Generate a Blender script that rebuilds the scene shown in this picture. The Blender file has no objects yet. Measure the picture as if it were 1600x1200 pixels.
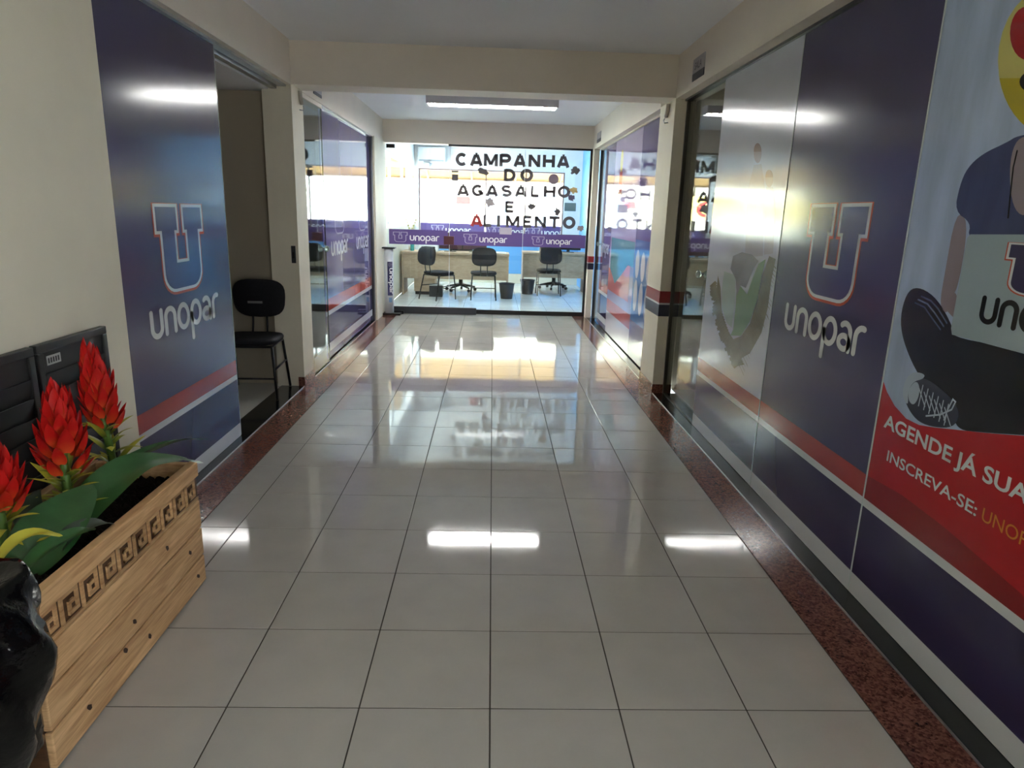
import bpy, bmesh, math, random
from mathutils import Vector, Matrix
from mathutils.geometry import tessellate_polygon
random.seed(7)
SC = bpy.context.scene
COL = SC.collection
PI = math.pi

# ------------------------------------------------------------------ camera, world, sun, exposure
F, PITCH, YAW, ROLL, H = 1061.374, .246647, .0347, .0301911, 1.5171
def cam_rot():
    cy, sy = math.cos(YAW), math.sin(YAW); cp, sp = math.cos(PITCH), math.sin(PITCH); cr, sr = math.cos(ROLL), math.sin(ROLL)
    A = Matrix(((cy, -sy, 0), (sy, cy, 0), (0, 0, 1)))
    B = Matrix(((1, 0, 0), (0, 0, -1), (0, 1, 0)))
    P = Matrix(((1, 0, 0), (0, cp, -sp), (0, sp, cp)))
    Z = Matrix(((cr, -sr, 0), (sr, cr, 0), (0, 0, 1)))
    return Z @ P @ B @ A
RM = cam_rot()
cd = bpy.data.cameras.new('camera'); cam = bpy.data.objects.new('camera', cd); COL.objects.link(cam)
cd.sensor_width = 36.0; cd.lens = 36.0 * F / 1600.0; cd.clip_start = .05; cd.clip_end = 300
rot = (Matrix(((1, 0, 0), (0, -1, 0), (0, 0, -1))) @ RM).transposed()
cam.matrix_world = Matrix.Translation((0, 0, H)) @ rot.to_4x4()
SC.camera = cam

world = bpy.data.worlds.new('world'); SC.world = world; world.use_nodes = True
bg = world.node_tree.nodes['Background']
bg.inputs[0].default_value = (.86, .93, 1.0, 1); bg.inputs[1].default_value = 3.6
sd = bpy.data.lights.new('sun', 'SUN'); sd.energy = 15.0; sd.angle = .01; sd.color = (1, .97, .93)
sun = bpy.data.objects.new('sun', sd); COL.objects.link(sun)
sun.rotation_euler = Vector((.04, .75, -.95)).to_track_quat('-Z', 'Y').to_euler()   # from behind the building: lights the far side of the street
SC.view_settings.view_transform = 'Standard'; SC.view_settings.look = 'None'
SC.view_settings.gamma = 1.0; SC.view_settings.use_curve_mapping = False
SC.view_settings.exposure = 2.05
SC.cycles.transparent_max_bounces = 32
SC.cycles.glossy_bounces = 6
SC.cycles.diffuse_bounces = 6

def ray(u, v):
    return RM.transposed() @ Vector(((u - 800) / F, (v - 600) / F, 1.0))
def onx(u, v, x):
    d = ray(u, v); s = x / d.x; return Vector((x, d.y * s, H + d.z * s))
def ony(u, v, y):
    d = ray(u, v); s = y / d.y; return Vector((d.x * s, y, H + d.z * s))

# ------------------------------------------------------------------ materials
MATS = {}
def nodes(name):
    m = bpy.data.materials.new(name); m.use_nodes = True
    return m, m.node_tree.nodes, m.node_tree.links, m.node_tree.nodes['Principled BSDF']
def srgb(r, g, b):
    f = lambda c: (c / 255 / 12.92) if c / 255 <= .04045 else ((c / 255 + .055) / 1.055) ** 2.4
    return (f(r), f(g), f(b), 1)
def mat(name, col, rough=.5, metal=0, spec=.5, noise=None, coat=0, bump=None, emit=0):
    """plain surface; noise = (scale xyz, amount) varies the colour, bump = (scale, strength)"""
    if name in MATS: return MATS[name]
    m, n, l, b = nodes(name)
    b.inputs['Base Color'].default_value = col; b.inputs['Roughness'].default_value = rough
    b.inputs['Metallic'].default_value = metal; b.inputs['Specular IOR Level'].default_value = spec
    b.inputs['Coat Weight'].default_value = coat
    if emit:
        b.inputs['Emission Color'].default_value = col; b.inputs['Emission Strength'].default_value = emit
    if noise or bump:
        tc = n.new('ShaderNodeTexCoord')
    if noise:
        mp = n.new('ShaderNodeMapping'); mp.inputs['Scale'].default_value = noise[0]
        l.new(tc.outputs['Object'], mp.inputs[0])
        nz = n.new('ShaderNodeTexNoise'); nz.inputs['Scale'].default_value = 1; nz.inputs['Detail'].default_value = 5
        l.new(mp.outputs[0], nz.inputs['Vector'])
        mr = n.new('ShaderNodeMapRange'); mr.inputs[1].default_value = .3; mr.inputs[2].default_value = .7
        mr.inputs[3].default_value = 1 - noise[1]; mr.inputs[4].default_value = 1 + noise[1]
        l.new(nz.outputs[0], mr.inputs[0])
        mx = n.new('ShaderNodeMix'); mx.data_type = 'RGBA'; mx.blend_type = 'MULTIPLY'; mx.inputs[0].default_value = 1
        mx.inputs[6].default_value = col; l.new(mr.outputs[0], mx.inputs[7]); l.new(mx.outputs[2], b.inputs['Base Color'])
    if bump:
        nb = n.new('ShaderNodeTexNoise'); nb.inputs['Scale'].default_value = bump[0]; nb.inputs['Detail'].default_value = 4
        l.new(tc.outputs['Object'], nb.inputs['Vector'])
        bp = n.new('ShaderNodeBump'); bp.inputs['Strength'].default_value = bump[1]; bp.inputs['Distance'].default_value = .01
        l.new(nb.outputs[0], bp.inputs['Height']); l.new(bp.outputs[0], b.inputs['Normal'])
    MATS[name] = m
    return m
def film(name, r, g, b, rough=.13, noise=None):
    return mat('film_' + name, srgb(r, g, b), rough, 0, .5, noise)
def glass(name, tint=(.93, .97, .96), ior=1.5):
    m = bpy.data.materials.new(name); m.use_nodes = True; n = m.node_tree.nodes; l = m.node_tree.links; n.clear()
    o = n.new('ShaderNodeOutputMaterial'); mx = n.new('ShaderNodeMixShader'); fr = n.new('ShaderNodeFresnel'); fr.inputs[0].default_value = ior
    tr = n.new('ShaderNodeBsdfTransparent'); tr.inputs[0].default_value = (*tint, 1)
    gl = n.new('ShaderNodeBsdfGlossy'); gl.inputs['Roughness'].default_value = 0.0
    # the same reflectance from either face of the thin sheet
    geo = n.new('ShaderNodeNewGeometry'); l.new(fr.outputs[0], mx.inputs[0])
    ior_mix = n.new('ShaderNodeMix'); ior_mix.inputs[2].default_value = ior; ior_mix.inputs[3].default_value = 1 / ior
    inv = n.new('ShaderNodeMath'); inv.operation = 'DIVIDE'; inv.inputs[0].default_value = 1.0
    l.new(geo.outputs['Backfacing'], ior_mix.inputs[0])
    # Blender flips the ior on back faces; feed the reciprocal there so both faces act as air to glass
    l.new(ior_mix.outputs[0], fr.inputs[0])
    l.new(tr.outputs[0], mx.inputs[1]); l.new(gl.outputs[0], mx.inputs[2]); l.new(mx.outputs[0], o.inputs[0])
    return m

M_GLASS = glass('clear_glass')
M_CREAM = mat('cream_wall_paint', srgb(226, 220, 200), .6, 0, .3, ((3, 3, 3), .04), 0, (60, .03))
M_LINTEL = mat('cream_lintel_paint', srgb(230, 222, 208), .6, 0, .3, ((3, 3, 3), .03), 0, (60, .03))
M_CEIL = mat('white_ceiling_paint', srgb(234, 236, 238), .7, 0, .3, ((2, 2, 2), .02))
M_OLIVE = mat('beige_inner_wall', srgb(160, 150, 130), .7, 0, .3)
M_WHITE = mat('white_wall', srgb(238, 238, 240), .6)
M_BLUEWALL = mat('blue_wall', srgb(104, 172, 230), .5)
M_BLACK = mat('black_metal', srgb(22, 22, 24), .35, .2)
M_BLACKSTONE = mat('black_granite', srgb(26, 27, 28), .12, 0, .5, ((90, 90, 90), .3))
M_ALU = mat('brushed_aluminium', srgb(185, 186, 186), .35, .9)
M_GREYALU = mat('grey_aluminium', srgb(70, 71, 76), .4, .6)
M_WOOD = None
def wood_mat(name, base, dark, scale=(3, .9, 14)):
    m, n, l, b = nodes(name)
    tc = n.new('ShaderNodeTexCoord'); mp = n.new('ShaderNodeMapping'); mp.inputs['Scale'].default_value = scale
    l.new(tc.outputs['Object'], mp.inputs[0])
    nz = n.new('ShaderNodeTexNoise'); nz.inputs['Scale'].default_value = 3; nz.inputs['Detail'].default_value = 8; nz.inputs['Distortion'].default_value = 1.2
    l.new(mp.outputs[0], nz.inputs['Vector'])
    wv = n.new('ShaderNodeTexNoise'); wv.inputs['Scale'].default_value = 14; wv.inputs['Detail'].default_value = 3
    l.new(mp.outputs[0], wv.inputs['Vector'])
    ad = n.new('ShaderNodeMath'); ad.operation = 'MULTIPLY_ADD'; ad.inputs[1].default_value = .45
    l.new(wv.outputs[0], ad.inputs[0]); l.new(nz.outputs[0], ad.inputs[2])
    cr = n.new('ShaderNodeValToRGB'); cr.color_ramp.elements[0].position = .5; cr.color_ramp.elements[1].position = .95
    cr.color_ramp.elements[0].color = dark; cr.color_ramp.elements[1].color = base
    oi = n.new('ShaderNodeObjectInfo'); vr = n.new('ShaderNodeMapRange'); vr.inputs[3].default_value = .78; vr.inputs[4].default_value = 1.12; l.new(oi.outputs['Random'], vr.inputs[0])
    sh = n.new('ShaderNodeVectorMath'); sh.operation = 'SCALE'; l.new(oi.outputs['Random'], sh.inputs['Scale']); sh.inputs[0].default_value = (7, 9, 5); av = n.new('ShaderNodeVectorMath'); l.new(tc.outputs['Object'], av.inputs[0]); l.new(sh.outputs[0], av.inputs[1]); l.new(av.outputs[0], mp.inputs[0])
    mv = n.new('ShaderNodeMix'); mv.data_type = 'RGBA'; mv.blend_type = 'MULTIPLY'; mv.inputs[0].default_value = 1; l.new(cr.outputs[0], mv.inputs[6]); l.new(vr.outputs[0], mv.inputs[7])
    l.new(ad.outputs[0], cr.inputs[0]); l.new(mv.outputs[2], b.inputs['Base Color'])
    b.inputs['Roughness'].default_value = .55
    MATS[name] = m
    return m
M_WOOD = wood_mat('pine_wood', srgb(222, 182, 132), srgb(172, 128, 84))
M_WOODDARK = wood_mat('carved_and_shaded_wood', srgb(104, 70, 42), srgb(66, 42, 24))
M_DESK = wood_mat('oak_laminate', srgb(196, 172, 146), srgb(172, 148, 122), (2, 8, 8))

def tile_mat(name, col, rough=.07):
    m, n, l, b = nodes(name)
    oi = n.new('ShaderNodeObjectInfo'); tc = n.new('ShaderNodeTexCoord')
    ad = n.new('ShaderNodeVectorMath'); ad.operation = 'ADD'
    l.new(tc.outputs['Object'], ad.inputs[0]); l.new(oi.outputs['Location'], ad.inputs[1])
    nz = n.new('ShaderNodeTexNoise'); nz.inputs['Scale'].default_value = 6; nz.inputs['Detail'].default_value = 6
    l.new(ad.outputs[0], nz.inputs['Vector'])
    mr = n.new('ShaderNodeMapRange'); mr.inputs[1].default_value = .3; mr.inputs[2].default_value = .7; mr.inputs[3].default_value = .96; mr.inputs[4].default_value = 1.04
    l.new(nz.outputs[0], mr.inputs[0])
    m2 = n.new('ShaderNodeMapRange'); m2.inputs[3].default_value = .97; m2.inputs[4].default_value = 1.03
    l.new(oi.outputs['Random'], m2.inputs[0])
    mu = n.new('ShaderNodeMath'); mu.operation = 'MULTIPLY'; l.new(mr.outputs[0], mu.inputs[0]); l.new(m2.outputs[0], mu.inputs[1])
    mx = n.new('ShaderNodeMix'); mx.data_type = 'RGBA'; mx.blend_type = 'MULTIPLY'; mx.inputs[0].default_value = 1
    mx.inputs[6].default_value = col; l.new(mu.outputs[0], mx.inputs[7]); l.new(mx.outputs[2], b.inputs['Base Color'])
    b.inputs['Roughness'].default_value = rough; b.inputs['Specular IOR Level'].default_value = .5
    MATS[name] = m
    return m
M_TILE = tile_mat('polished_cream_tile', srgb(181, 178, 171), .05)
M_TILE2 = tile_mat('polished_office_tile', srgb(230, 228, 224), .06)
M_GROUT = mat('dark_grout', srgb(58, 52, 46), .8)
def granite_mat():
    m, n, l, b = nodes('red_brown_granite')
    tc = n.new('ShaderNodeTexCoord')
    vo = n.new('ShaderNodeTexVoronoi'); vo.inputs['Scale'].default_value = 130; l.new(tc.outputs['Object'], vo.inputs['Vector'])
    nz = n.new('ShaderNodeTexNoise'); nz.inputs['Scale'].default_value = 60; nz.inputs['Detail'].default_value = 5; l.new(tc.outputs['Object'], nz.inputs['Vector'])
    mx = n.new('ShaderNodeMath'); mx.operation = 'MULTIPLY_ADD'; mx.inputs[1].default_value = .5
    sp = n.new('ShaderNodeSeparateColor'); l.new(vo.outputs['Color'], sp.inputs[0])
    l.new(sp.outputs[0], mx.inputs[0]); l.new(nz.outputs[0], mx.inputs[2])
    cr = n.new('ShaderNodeValToRGB'); e = cr.color_ramp.elements
    e[0].position = .3; e[0].color = srgb(38, 24, 21); e[1].position = 1.0; e[1].color = srgb(140, 96, 82)
    x = e.new(.62); x.color = srgb(98, 60, 52)
    l.new(mx.outputs[0], cr.inputs[0]); l.new(cr.outputs[0], b.inputs['Base Color'])
    b.inputs['Roughness'].default_value = .12
    return m
M_GRANITE = granite_mat()


# ------------------------------------------------------------------ mesh helpers
def wm(o):
    m = o.matrix_basis.copy()
    return (wm(o.parent) @ o.matrix_parent_inverse @ m) if o.parent else m
def link(name, me, material=None, parent=None, loc=(0, 0, 0), keep=True):
    o = bpy.data.objects.new(name, me); COL.objects.link(o); o.location = loc
    if material is not None and me is not None and not me.materials: me.materials.append(material)
    if parent is not None:
        o.parent = parent
        if keep: o.matrix_parent_inverse = wm(parent).inverted()
    return o
def mesh(name, verts, faces, smooth=False):
    me = bpy.data.meshes.new(name); me.from_pydata([tuple(v) for v in verts], [], faces); me.update()
    if smooth: me.polygons.foreach_set('use_smooth', [True] * len(me.polygons))
    return me
def bm_mesh(name, bm, smooth=False):
    bmesh.ops.recalc_face_normals(bm, faces=bm.faces)
    me = bpy.data.meshes.new(name); bm.to_mesh(me); bm.free()
    if smooth: me.polygons.foreach_set('use_smooth', [True] * len(me.polygons))
    return me
def box_me(name, sx, sy, sz, bev=0, seg=2, smooth=False):
    bm = bmesh.new(); bmesh.ops.create_cube(bm, size=1)
    for v in bm.verts: v.co = Vector((v.co.x * sx, v.co.y * sy, v.co.z * sz))
    if bev: bmesh.ops.bevel(bm, geom=list(bm.edges), offset=bev, segments=seg, affect='EDGES', profile=.5)
    return bm_mesh(name, bm, smooth)
def box(name, x0, x1, y0, y1, z0, z1, material, parent=None, bev=0, keep=True):
    me = box_me(name, abs(x1 - x0), abs(y1 - y0), abs(z1 - z0), bev)
    return link(name, me, material, parent, ((x0 + x1) / 2, (y0 + y1) / 2, (z0 + z1) / 2), keep)
def tag(o, label=None, cat=None, group=None, kind=None):
    if label: o['label'] = label
    if cat: o['category'] = cat
    if group: o['group'] = group
    if kind: o['kind'] = kind
    return o
def empty(name, loc=(0, 0, 0), rz=0, label=None, cat=None, group=None):
    o = bpy.data.objects.new(name, None); COL.objects.link(o); o.location = loc; o.rotation_euler = (0, 0, rz)
    o.empty_display_size = .05
    return tag(o, label, cat, group)
def struct(o): o['kind'] = 'structure'; return o
def copy_tree(o, parent=None):
    c = o.copy(); COL.objects.link(c)
    if parent is not None:
        c.parent = parent; c.matrix_parent_inverse = o.matrix_parent_inverse.copy()
    for ch in [x for x in o.children]: copy_tree(ch, c)
    return c
def tube_me(name, pts, r, n=8, closed=False, caps=True):
    """sweep a circle along a polyline; r is a number or a list"""
    pts = [Vector(p) for p in pts]; N = len(pts); vs, fs = [], []
    rs = r if isinstance(r, (list, tuple)) else [r] * N
    up = None
    for i, p in enumerate(pts):
        a = pts[(i - 1) % N] if (i or closed) else p; b = pts[(i + 1) % N] if (i < N - 1 or closed) else p
        t = (b - a).normalized()
        if up is None:
            up = Vector((0, 0, 1)) if abs(t.z) < .9 else Vector((1, 0, 0))
        s = t.cross(up).normalized(); up = s.cross(t).normalized()
        for k in range(n):
            an = 2 * PI * k / n; vs.append(p + (s * math.cos(an) + up * math.sin(an)) * rs[i])
    M = N if closed else N - 1
    for i in range(M):
        for k in range(n):
            j = (i + 1) % N
            fs.append((i * n + k, i * n + (k + 1) % n, j * n + (k + 1) % n, j * n + k))
    if caps and not closed:
        fs.append(tuple(range(n))[::-1]); fs.append(tuple((N - 1) * n + k for k in range(n)))
    me = mesh(name, vs, fs); bm = bmesh.new(); bm.from_mesh(me); bmesh.ops.recalc_face_normals(bm, faces=bm.faces); bm.to_mesh(me); bm.free()
    me.polygons.foreach_set('use_smooth', [len(p.vertices) == 4 for p in me.polygons])
    return me
def lathe_me(name, prof, n=24, cap=True):
    vs, fs = [], []
    for (r, z) in prof:
        for k in range(n):
            a = 2 * PI * k / n; vs.append((r * math.cos(a), r * math.sin(a), z))
    for i in range(len(prof) - 1):
        for k in range(n): fs.append((i * n + k, i * n + (k + 1) % n, (i + 1) * n + (k + 1) % n, (i + 1) * n + k))
    if cap:
        fs.append(tuple(range(n))[::-1]); fs.append(tuple((len(prof) - 1) * n + k for k in range(n)))
    me = mesh(name, vs, fs, True)
    return me

# flat print: 2-D outlines laid on a plane with a hair of thickness
class Plane:
    """origin o, reading direction u, up v, out of the wall n"""
    def __init__(s, o, u, v): s.o = Vector(o); s.u = Vector(u); s.v = Vector(v); s.n = s.u.cross(s.v)
    def at(s, a, b, h=0): return s.o + s.u * a + s.v * b + s.n * h
RIGHT = Plane((1.54, 0, 0), (0, -1, 0), (0, 0, 1))      # a = -y, b = z
LEFT = Plane((-1.667, 0, 0), (0, 1, 0), (0, 0, 1))      # a = y, b = z
def rp(u, v, x=1.54): p = onx(u, v, x); return (-p.y, p.z)
def lp(u, v, x=-1.667): p = onx(u, v, x); return (p.y, p.z)
def ep(u, v, y=10.39): p = ony(u, v, y); return (p.x, p.z)
def poly_bm(bm, pts, plane, h):
    vs = [bm.verts.new(plane.at(a, b, h)) for a, b in pts]
    f = bm.faces.new(vs)
    return f
def decal(name, polys, plane, h, material, parent=None, thick=.0006):
    """polys: list of outlines (a, b); each becomes a thin plate whose face lies h in front of the plane"""
    vs, fs = [], []
    for p in polys:
        q = []
        for x in p:
            if not q or (abs(q[-1][0] - x[0]) + abs(q[-1][1] - x[1])) > 1e-6: q.append(x)
        n0 = len(vs); vs += [plane.at(a, b, h) for a, b in q]
        for t in tessellate_polygon([[Vector((a, b, 0)) for a, b in q]]):
            (x0, y0), (x1, y1), (x2, y2) = q[t[0]], q[t[1]], q[t[2]]
            t = t if (x1 - x0) * (y2 - y0) - (x2 - x0) * (y1 - y0) > 0 else t[::-1]
            fs.append(tuple(n0 + k for k in t))
    me = mesh(name, vs, fs)
    c = sum((v.co for v in me.vertices), Vector()) / len(me.vertices)
    for v in me.vertices: v.co -= c
    return link(name, me, material, parent, c)
def rect(a0, b0, a1, b1): return [(a0, b0), (a1, b0), (a1, b1), (a0, b1)]
def ellipse(cx, cy, rx, ry, n=28, a0=0, a1=2 * PI):
    full = abs(a1 - a0 - 2 * PI) < 1e-6
    return [(cx + rx * math.cos(a0 + (a1 - a0) * k / n), cy + ry * math.sin(a0 + (a1 - a0) * k / n)) for k in range(n if full else n + 1)]
def blob(cx, cy, rx, ry, n=22, amp=.25, seed=0, rotn=0):
    r = random.Random(seed); out = []
    for k in range(n):
        a = 2 * PI * k / n; s = 1 + (r.random() - .5) * 2 * amp
        x, y = rx * s * math.cos(a), ry * s * math.sin(a)
        out.append((cx + x * math.cos(rotn) - y * math.sin(rotn), cy + x * math.sin(rotn) + y * math.cos(rotn)))
    return out
def ribbon(pts, w, caps=True):
    """outline of a stroke of width w along an open polyline"""
    P = [Vector((a, b)) for a, b in pts]; L, R = [], []
    for i, p in enumerate(P):
        a = P[max(i - 1, 0)]; b = P[min(i + 1, len(P) - 1)]
        if 0 < i < len(P) - 1:
            d1 = (p - a).normalized(); d2 = (b - p).normalized(); t = (d1 + d2)
            t = t.normalized() if t.length > 1e-6 else d1
            k = 1 / max(.5, math.sqrt((1 + d1.dot(d2)) / 2))
        else: t = (b - a).normalized(); k = 1
        nn = Vector((-t.y, t.x)) * w / 2 * k
        L.append(p + nn); R.append(p - nn)
    out = [tuple(x) for x in L]
    if caps:
        t = (P[-1] - P[-2]).normalized(); a0 = math.atan2(t.y, t.x) + PI / 2
        out += [(P[-1].x + w / 2 * math.cos(a0 - PI * k / 6), P[-1].y + w / 2 * math.sin(a0 - PI * k / 6)) for k in range(1, 6)]
    out += [tuple(x) for x in R[::-1]]
    if caps:
        t = (P[0] - P[1]).normalized(); a0 = math.atan2(t.y, t.x) + PI / 2
        out += [(P[0].x + w / 2 * math.cos(a0 - PI * k / 6), P[0].y + w / 2 * math.sin(a0 - PI * k / 6)) for k in range(1, 6)]
    return out
def ring(cx, cy, rx, ry, w, n=28):
    """closed stroke as two half rings"""
    o = []
    for s in (0, PI):
        A = [(cx + (rx + w / 2) * math.cos(s + PI * k / n), cy + (ry + w / 2) * math.sin(s + PI * k / n)) for k in range(n + 1)]
        B = [(cx + (rx - w / 2) * math.cos(s + PI * k / n), cy + (ry - w / 2) * math.sin(s + PI * k / n)) for k in range(n + 1)]
        o.append(A + B[::-1])
    return o
def arc(cx, cy, rx, ry, d0, d1, n=10):
    return [(cx + rx * math.cos(math.radians(d0 + (d1 - d0) * k / n)), cy + ry * math.sin(math.radians(d0 + (d1 - d0) * k / n))) for k in range(n + 1)]
def u_logo(d):
    """block letter U with slab serifs in a unit square, grown by d"""
    r = .2 + d
    p = [(-d, 1 + d), (.42 + d, 1 + d), (.42 + d, .72 - d), (.36 + d, .72 - d), (.36 + d, .32 + d), (.64 - d, .32 + d), (.64 - d, .72 - d), (.58 - d, .72 - d),
         (.58 - d, 1 + d), (1 + d, 1 + d), (1 + d, .72 - d), (.90 + d, .72 - d)]
    p += arc(.90 + d - r, -d + r, r, r, 0, -90, 6) + arc(.10 - d + r, -d + r, r, r, -90, -180, 6)
    p += [(.10 - d, .72 - d), (-d, .72 - d)]
    return p
def u_inner(d):
    return u_logo(d)
W_ = .19
GLYPH = {
    'u': ([[(.1, .92), (.1, .36)] + arc(.37, .36, .27, .27, 180, 360, 12)[1:] + [(.64, .92)]], [], .78),
    'n': ([[(.1, .08), (.1, .64)] + arc(.37, .64, .27, .27, 180, 0, 12)[1:] + [(.64, .08)]], [], .78),
    'o': ([], [(.4, .5, .31, .41)], .84),
    'p': ([[(.1, .5), (.1, -.42)]], [(.4, .5, .3, .41)], .82),
    'a': ([arc(.34, .62, .26, .29, 130, 0, 10) + [(.60, .08)]], [(.34, .3, .25, .21)], .76),
    'r': ([[(.1, .08), (.1, .6)] + arc(.38, .6, .28, .31, 180, 75, 8)[1:]], [], .56),
}
def word_polys(word, a, b, w, h):
    """outlines of a rounded lower-case word; (a, b) left end of the baseline, w total width, h x-height"""
    tot = sum(GLYPH[c][2] for c in word); k = w / tot; x = 0; out = []
    for c in word:
        strokes, rings, adv = GLYPH[c]
        polys = [ribbon(s, W_) for s in strokes]
        for (cx, cy, rx, ry) in rings: polys += ring(cx, cy, rx, ry, W_, 14)
        for p in polys: out.append([(a + (x + px) * k, b + py * h) for px, py in p])
        x += adv
    return out
def place(polyunit, a, b, w, h): return [(a + x * w, b + y * h) for x, y in polyunit]
def logo(plane, a, b, w, h, parent, cols, h0=.0012, name='printed_logo', d1=.038, d2=.058):
    """three nested plates: outer line, light line, fill"""
    if cols[0]: decal(name + '_outline', [place(u_logo(d2), a, b - .012 * h, w, h)], plane, h0, cols[0], parent)
    decal(name, [place(u_logo(d1), a, b, w, h)], plane, h0 + .0006, cols[1], parent)
    decal(name + '_fill', [place(u_logo(0), a, b, w, h)], plane, h0 + .0012, cols[2], parent)
def font_me(s, bold=.0):
    cu = bpy.data.curves.new('t', 'FONT'); cu.body = s; cu.size = 1; cu.offset = bold; cu.fill_mode = 'FRONT'; cu.resolution_u = 4
    o = bpy.data.objects.new('t', cu); COL.objects.link(o)
    bpy.context.view_layer.update()
    me = bpy.data.meshes.new_from_object(o.evaluated_get(bpy.context.evaluated_depsgraph_get()))
    bpy.data.objects.remove(o); bpy.data.curves.remove(cu)
    return me
def text(name, s, plane, a, b, w, h, hh, material, parent=None, bold=.0, corners=None):
    """string fitted into the box a..a+w, b..b+h on the plane"""
    me = font_me(s, bold); me.name = name
    xs = [v.co.x for v in me.vertices]; ys = [v.co.y for v in me.vertices]
    x0, x1, y0, y1 = min(xs), max(xs), min(ys), max(ys)
    for v in me.vertices:
        v.co = plane.at(a + (v.co.x - x0) / (x1 - x0) * w, b + (v.co.y - y0) / (y1 - y0) * h, hh)
    c = sum((v.co for v in me.vertices), Vector()) / len(me.vertices)
    for v in me.vertices: v.co -= c
    me.materials.clear()
    bm = bmesh.new(); bm.from_mesh(me)
    for f in bm.faces:
        f.normal_update()
        if f.normal.dot(plane.n) < 0: f.normal_flip()
    bm.to_mesh(me); bm.free()
    return link(name, me, material, parent, c)

# ------------------------------------------------------------------ the shell
XL, XR, ZC, ZL = -1.601, 1.444, 2.765, 2.44        # corridor walls, ceiling, lintel soffit
YB = -4.6                                           # the corridor goes on behind the camera; an opening is added on the right for light
YN = -.95
YE = 10.39                                          # glass front at the end
T = .41
# floor: grout bed + single tiles
floor = struct(box('floor', -1.40, 1.252, YB, YE + .06, -.05, -.0022, M_GROUT))
tme = box_me('tile', T - .0045, T - .0045, .02, .0012, 1); tme.materials.append(M_TILE)
def tiles(parent, x_of, y_of, irange, jrange, xlim, ylim, me, full):
    cache = {}
    for j in jrange:
        for i in irange:
            x0, x1 = max(x_of(i), xlim[0]), min(x_of(i + 1), xlim[1]); y0, y1 = max(y_of(j), ylim[0]), min(y_of(j + 1), ylim[1])
            if x1 - x0 < .03 or y1 - y0 < .03: continue
            k = (round(x1 - x0, 3), round(y1 - y0, 3))
            if k not in cache:
                m = box_me('tile', x1 - x0 - .0045, y1 - y0 - .0045, .02, .0012, 1); m.materials.append(full); cache[k] = m
            o = link('tile', cache[k], None, parent, ((x0 + x1) / 2, (y0 + y1) / 2, -.010))
            o.rotation_euler = (random.uniform(-1, 1) * .0007, random.uniform(-1, 1) * .0007, 0)
X0 = .0602 * T; Y0 = 4.459 * T
tiles(floor, lambda i: X0 + i * T, lambda j: Y0 + j * T, range(-4, 3), range(-9, 22), (-1.395, 1.25), (-2, YE - .03), tme, M_TILE)
# granite borders, stone sills, metal edge strips
struct(box('trim_1', XL, -1.397, YB, YE, -.05, .0015, M_GRANITE)); struct(box('trim_2', 1.252, XR, YB, YE, -.05, .0015, M_GRANITE))
struct(box('trim_3', -1.80, XL - .004, 3.0, 5.80, -.05, .006, M_BLACKSTONE)); struct(box('trim_4', XR + .004, 1.66, YB, 5.79, -.05, .006, M_BLACKSTONE))
struct(box('trim_5', XL - .004, XL, 3.0, YE, -.05, .009, M_ALU)); struct(box('trim_6', XR, XR + .004, YB, YE, -.05, .009, M_ALU))
struct(box('trim_7', -1.80, XL - .004, 6.10, YE, -.05, .006, M_BLACKSTONE)); struct(box('trim_8', XR + .004, 1.66, 6.30, YE, -.05, .006, M_BLACKSTONE))
struct(box('ceiling', -4.2, 1.66, YB, YE + .05, ZC, ZC + .12, M_CEIL)); struct(box('ceiling', 1.66, 4.6, YN, YE + .05, ZC, ZC + .12, M_CEIL))
struct(box('wall_rear', -1.78, 1.66, YB - .1, YB, 0, ZC, M_CREAM)); struct(box('wall_right_rear', 1.52, 1.66, YB, -2.2, 0, ZL, M_CREAM)); struct(box('street_ground', 1.66, 40, -20, YN, -.12, 0, mat('pale_asphalt', srgb(188, 188, 186), .8)))  # the ground lies outside the added opening, out of view
# near wall on the louvre side, with recess for the cabinet
struct(box('wall_left', -1.78, XL, YB, 3.012, 0, ZC, M_CREAM))
# lintels over the glass on both sides, cross beams
def lintel(name, x0, x1, y0, y1, z0=ZL): return struct(box(name, x0, x1, y0, y1, z0, ZC, M_LINTEL))
lintel('wall_left_lintel', -1.78, XL, 3.012, 5.77); lintel('wall_right_lintel', XR, 1.66, YB, 5.79)
lintel('wall_left_lintel', -1.78, XL, 6.10, YE); lintel('wall_right_lintel', XR, 1.66, 6.30, YE)
struct(box('ceiling_beam', -1.83, 1.66, 5.795, 6.10, ZL + .008, ZC, M_LINTEL))
struct(box('ceiling_beam', -1.9, 1.9, YE - .02, YE + .14, ZL + .012, ZC, M_LINTEL))
struct(box('wall_left_pillar', -1.83, XL, 5.77, 6.10, 0, ZL + .008, M_CREAM)); struct(box('wall_right_pillar', XR, 1.60, 5.79, 6.30, 0, ZL + .008, M_CREAM))
struct(box('wall_left_pillar', -1.70, -1.585, 9.52, YE + .1, 0, ZL + .012, M_CREAM)); struct(box('wall_right_pillar', 1.437, 1.52, 10.24, YE + .1, 0, ZL + .012, M_CREAM))
struct(box('baseboard_left', -1.65, XL + .006, 5.762, 6.11, 0.002, .085, M_GRANITE)); struct(box('baseboard_right', XR - .006, 1.61, 5.782, 6.31, .002, .085, M_GRANITE))
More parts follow.
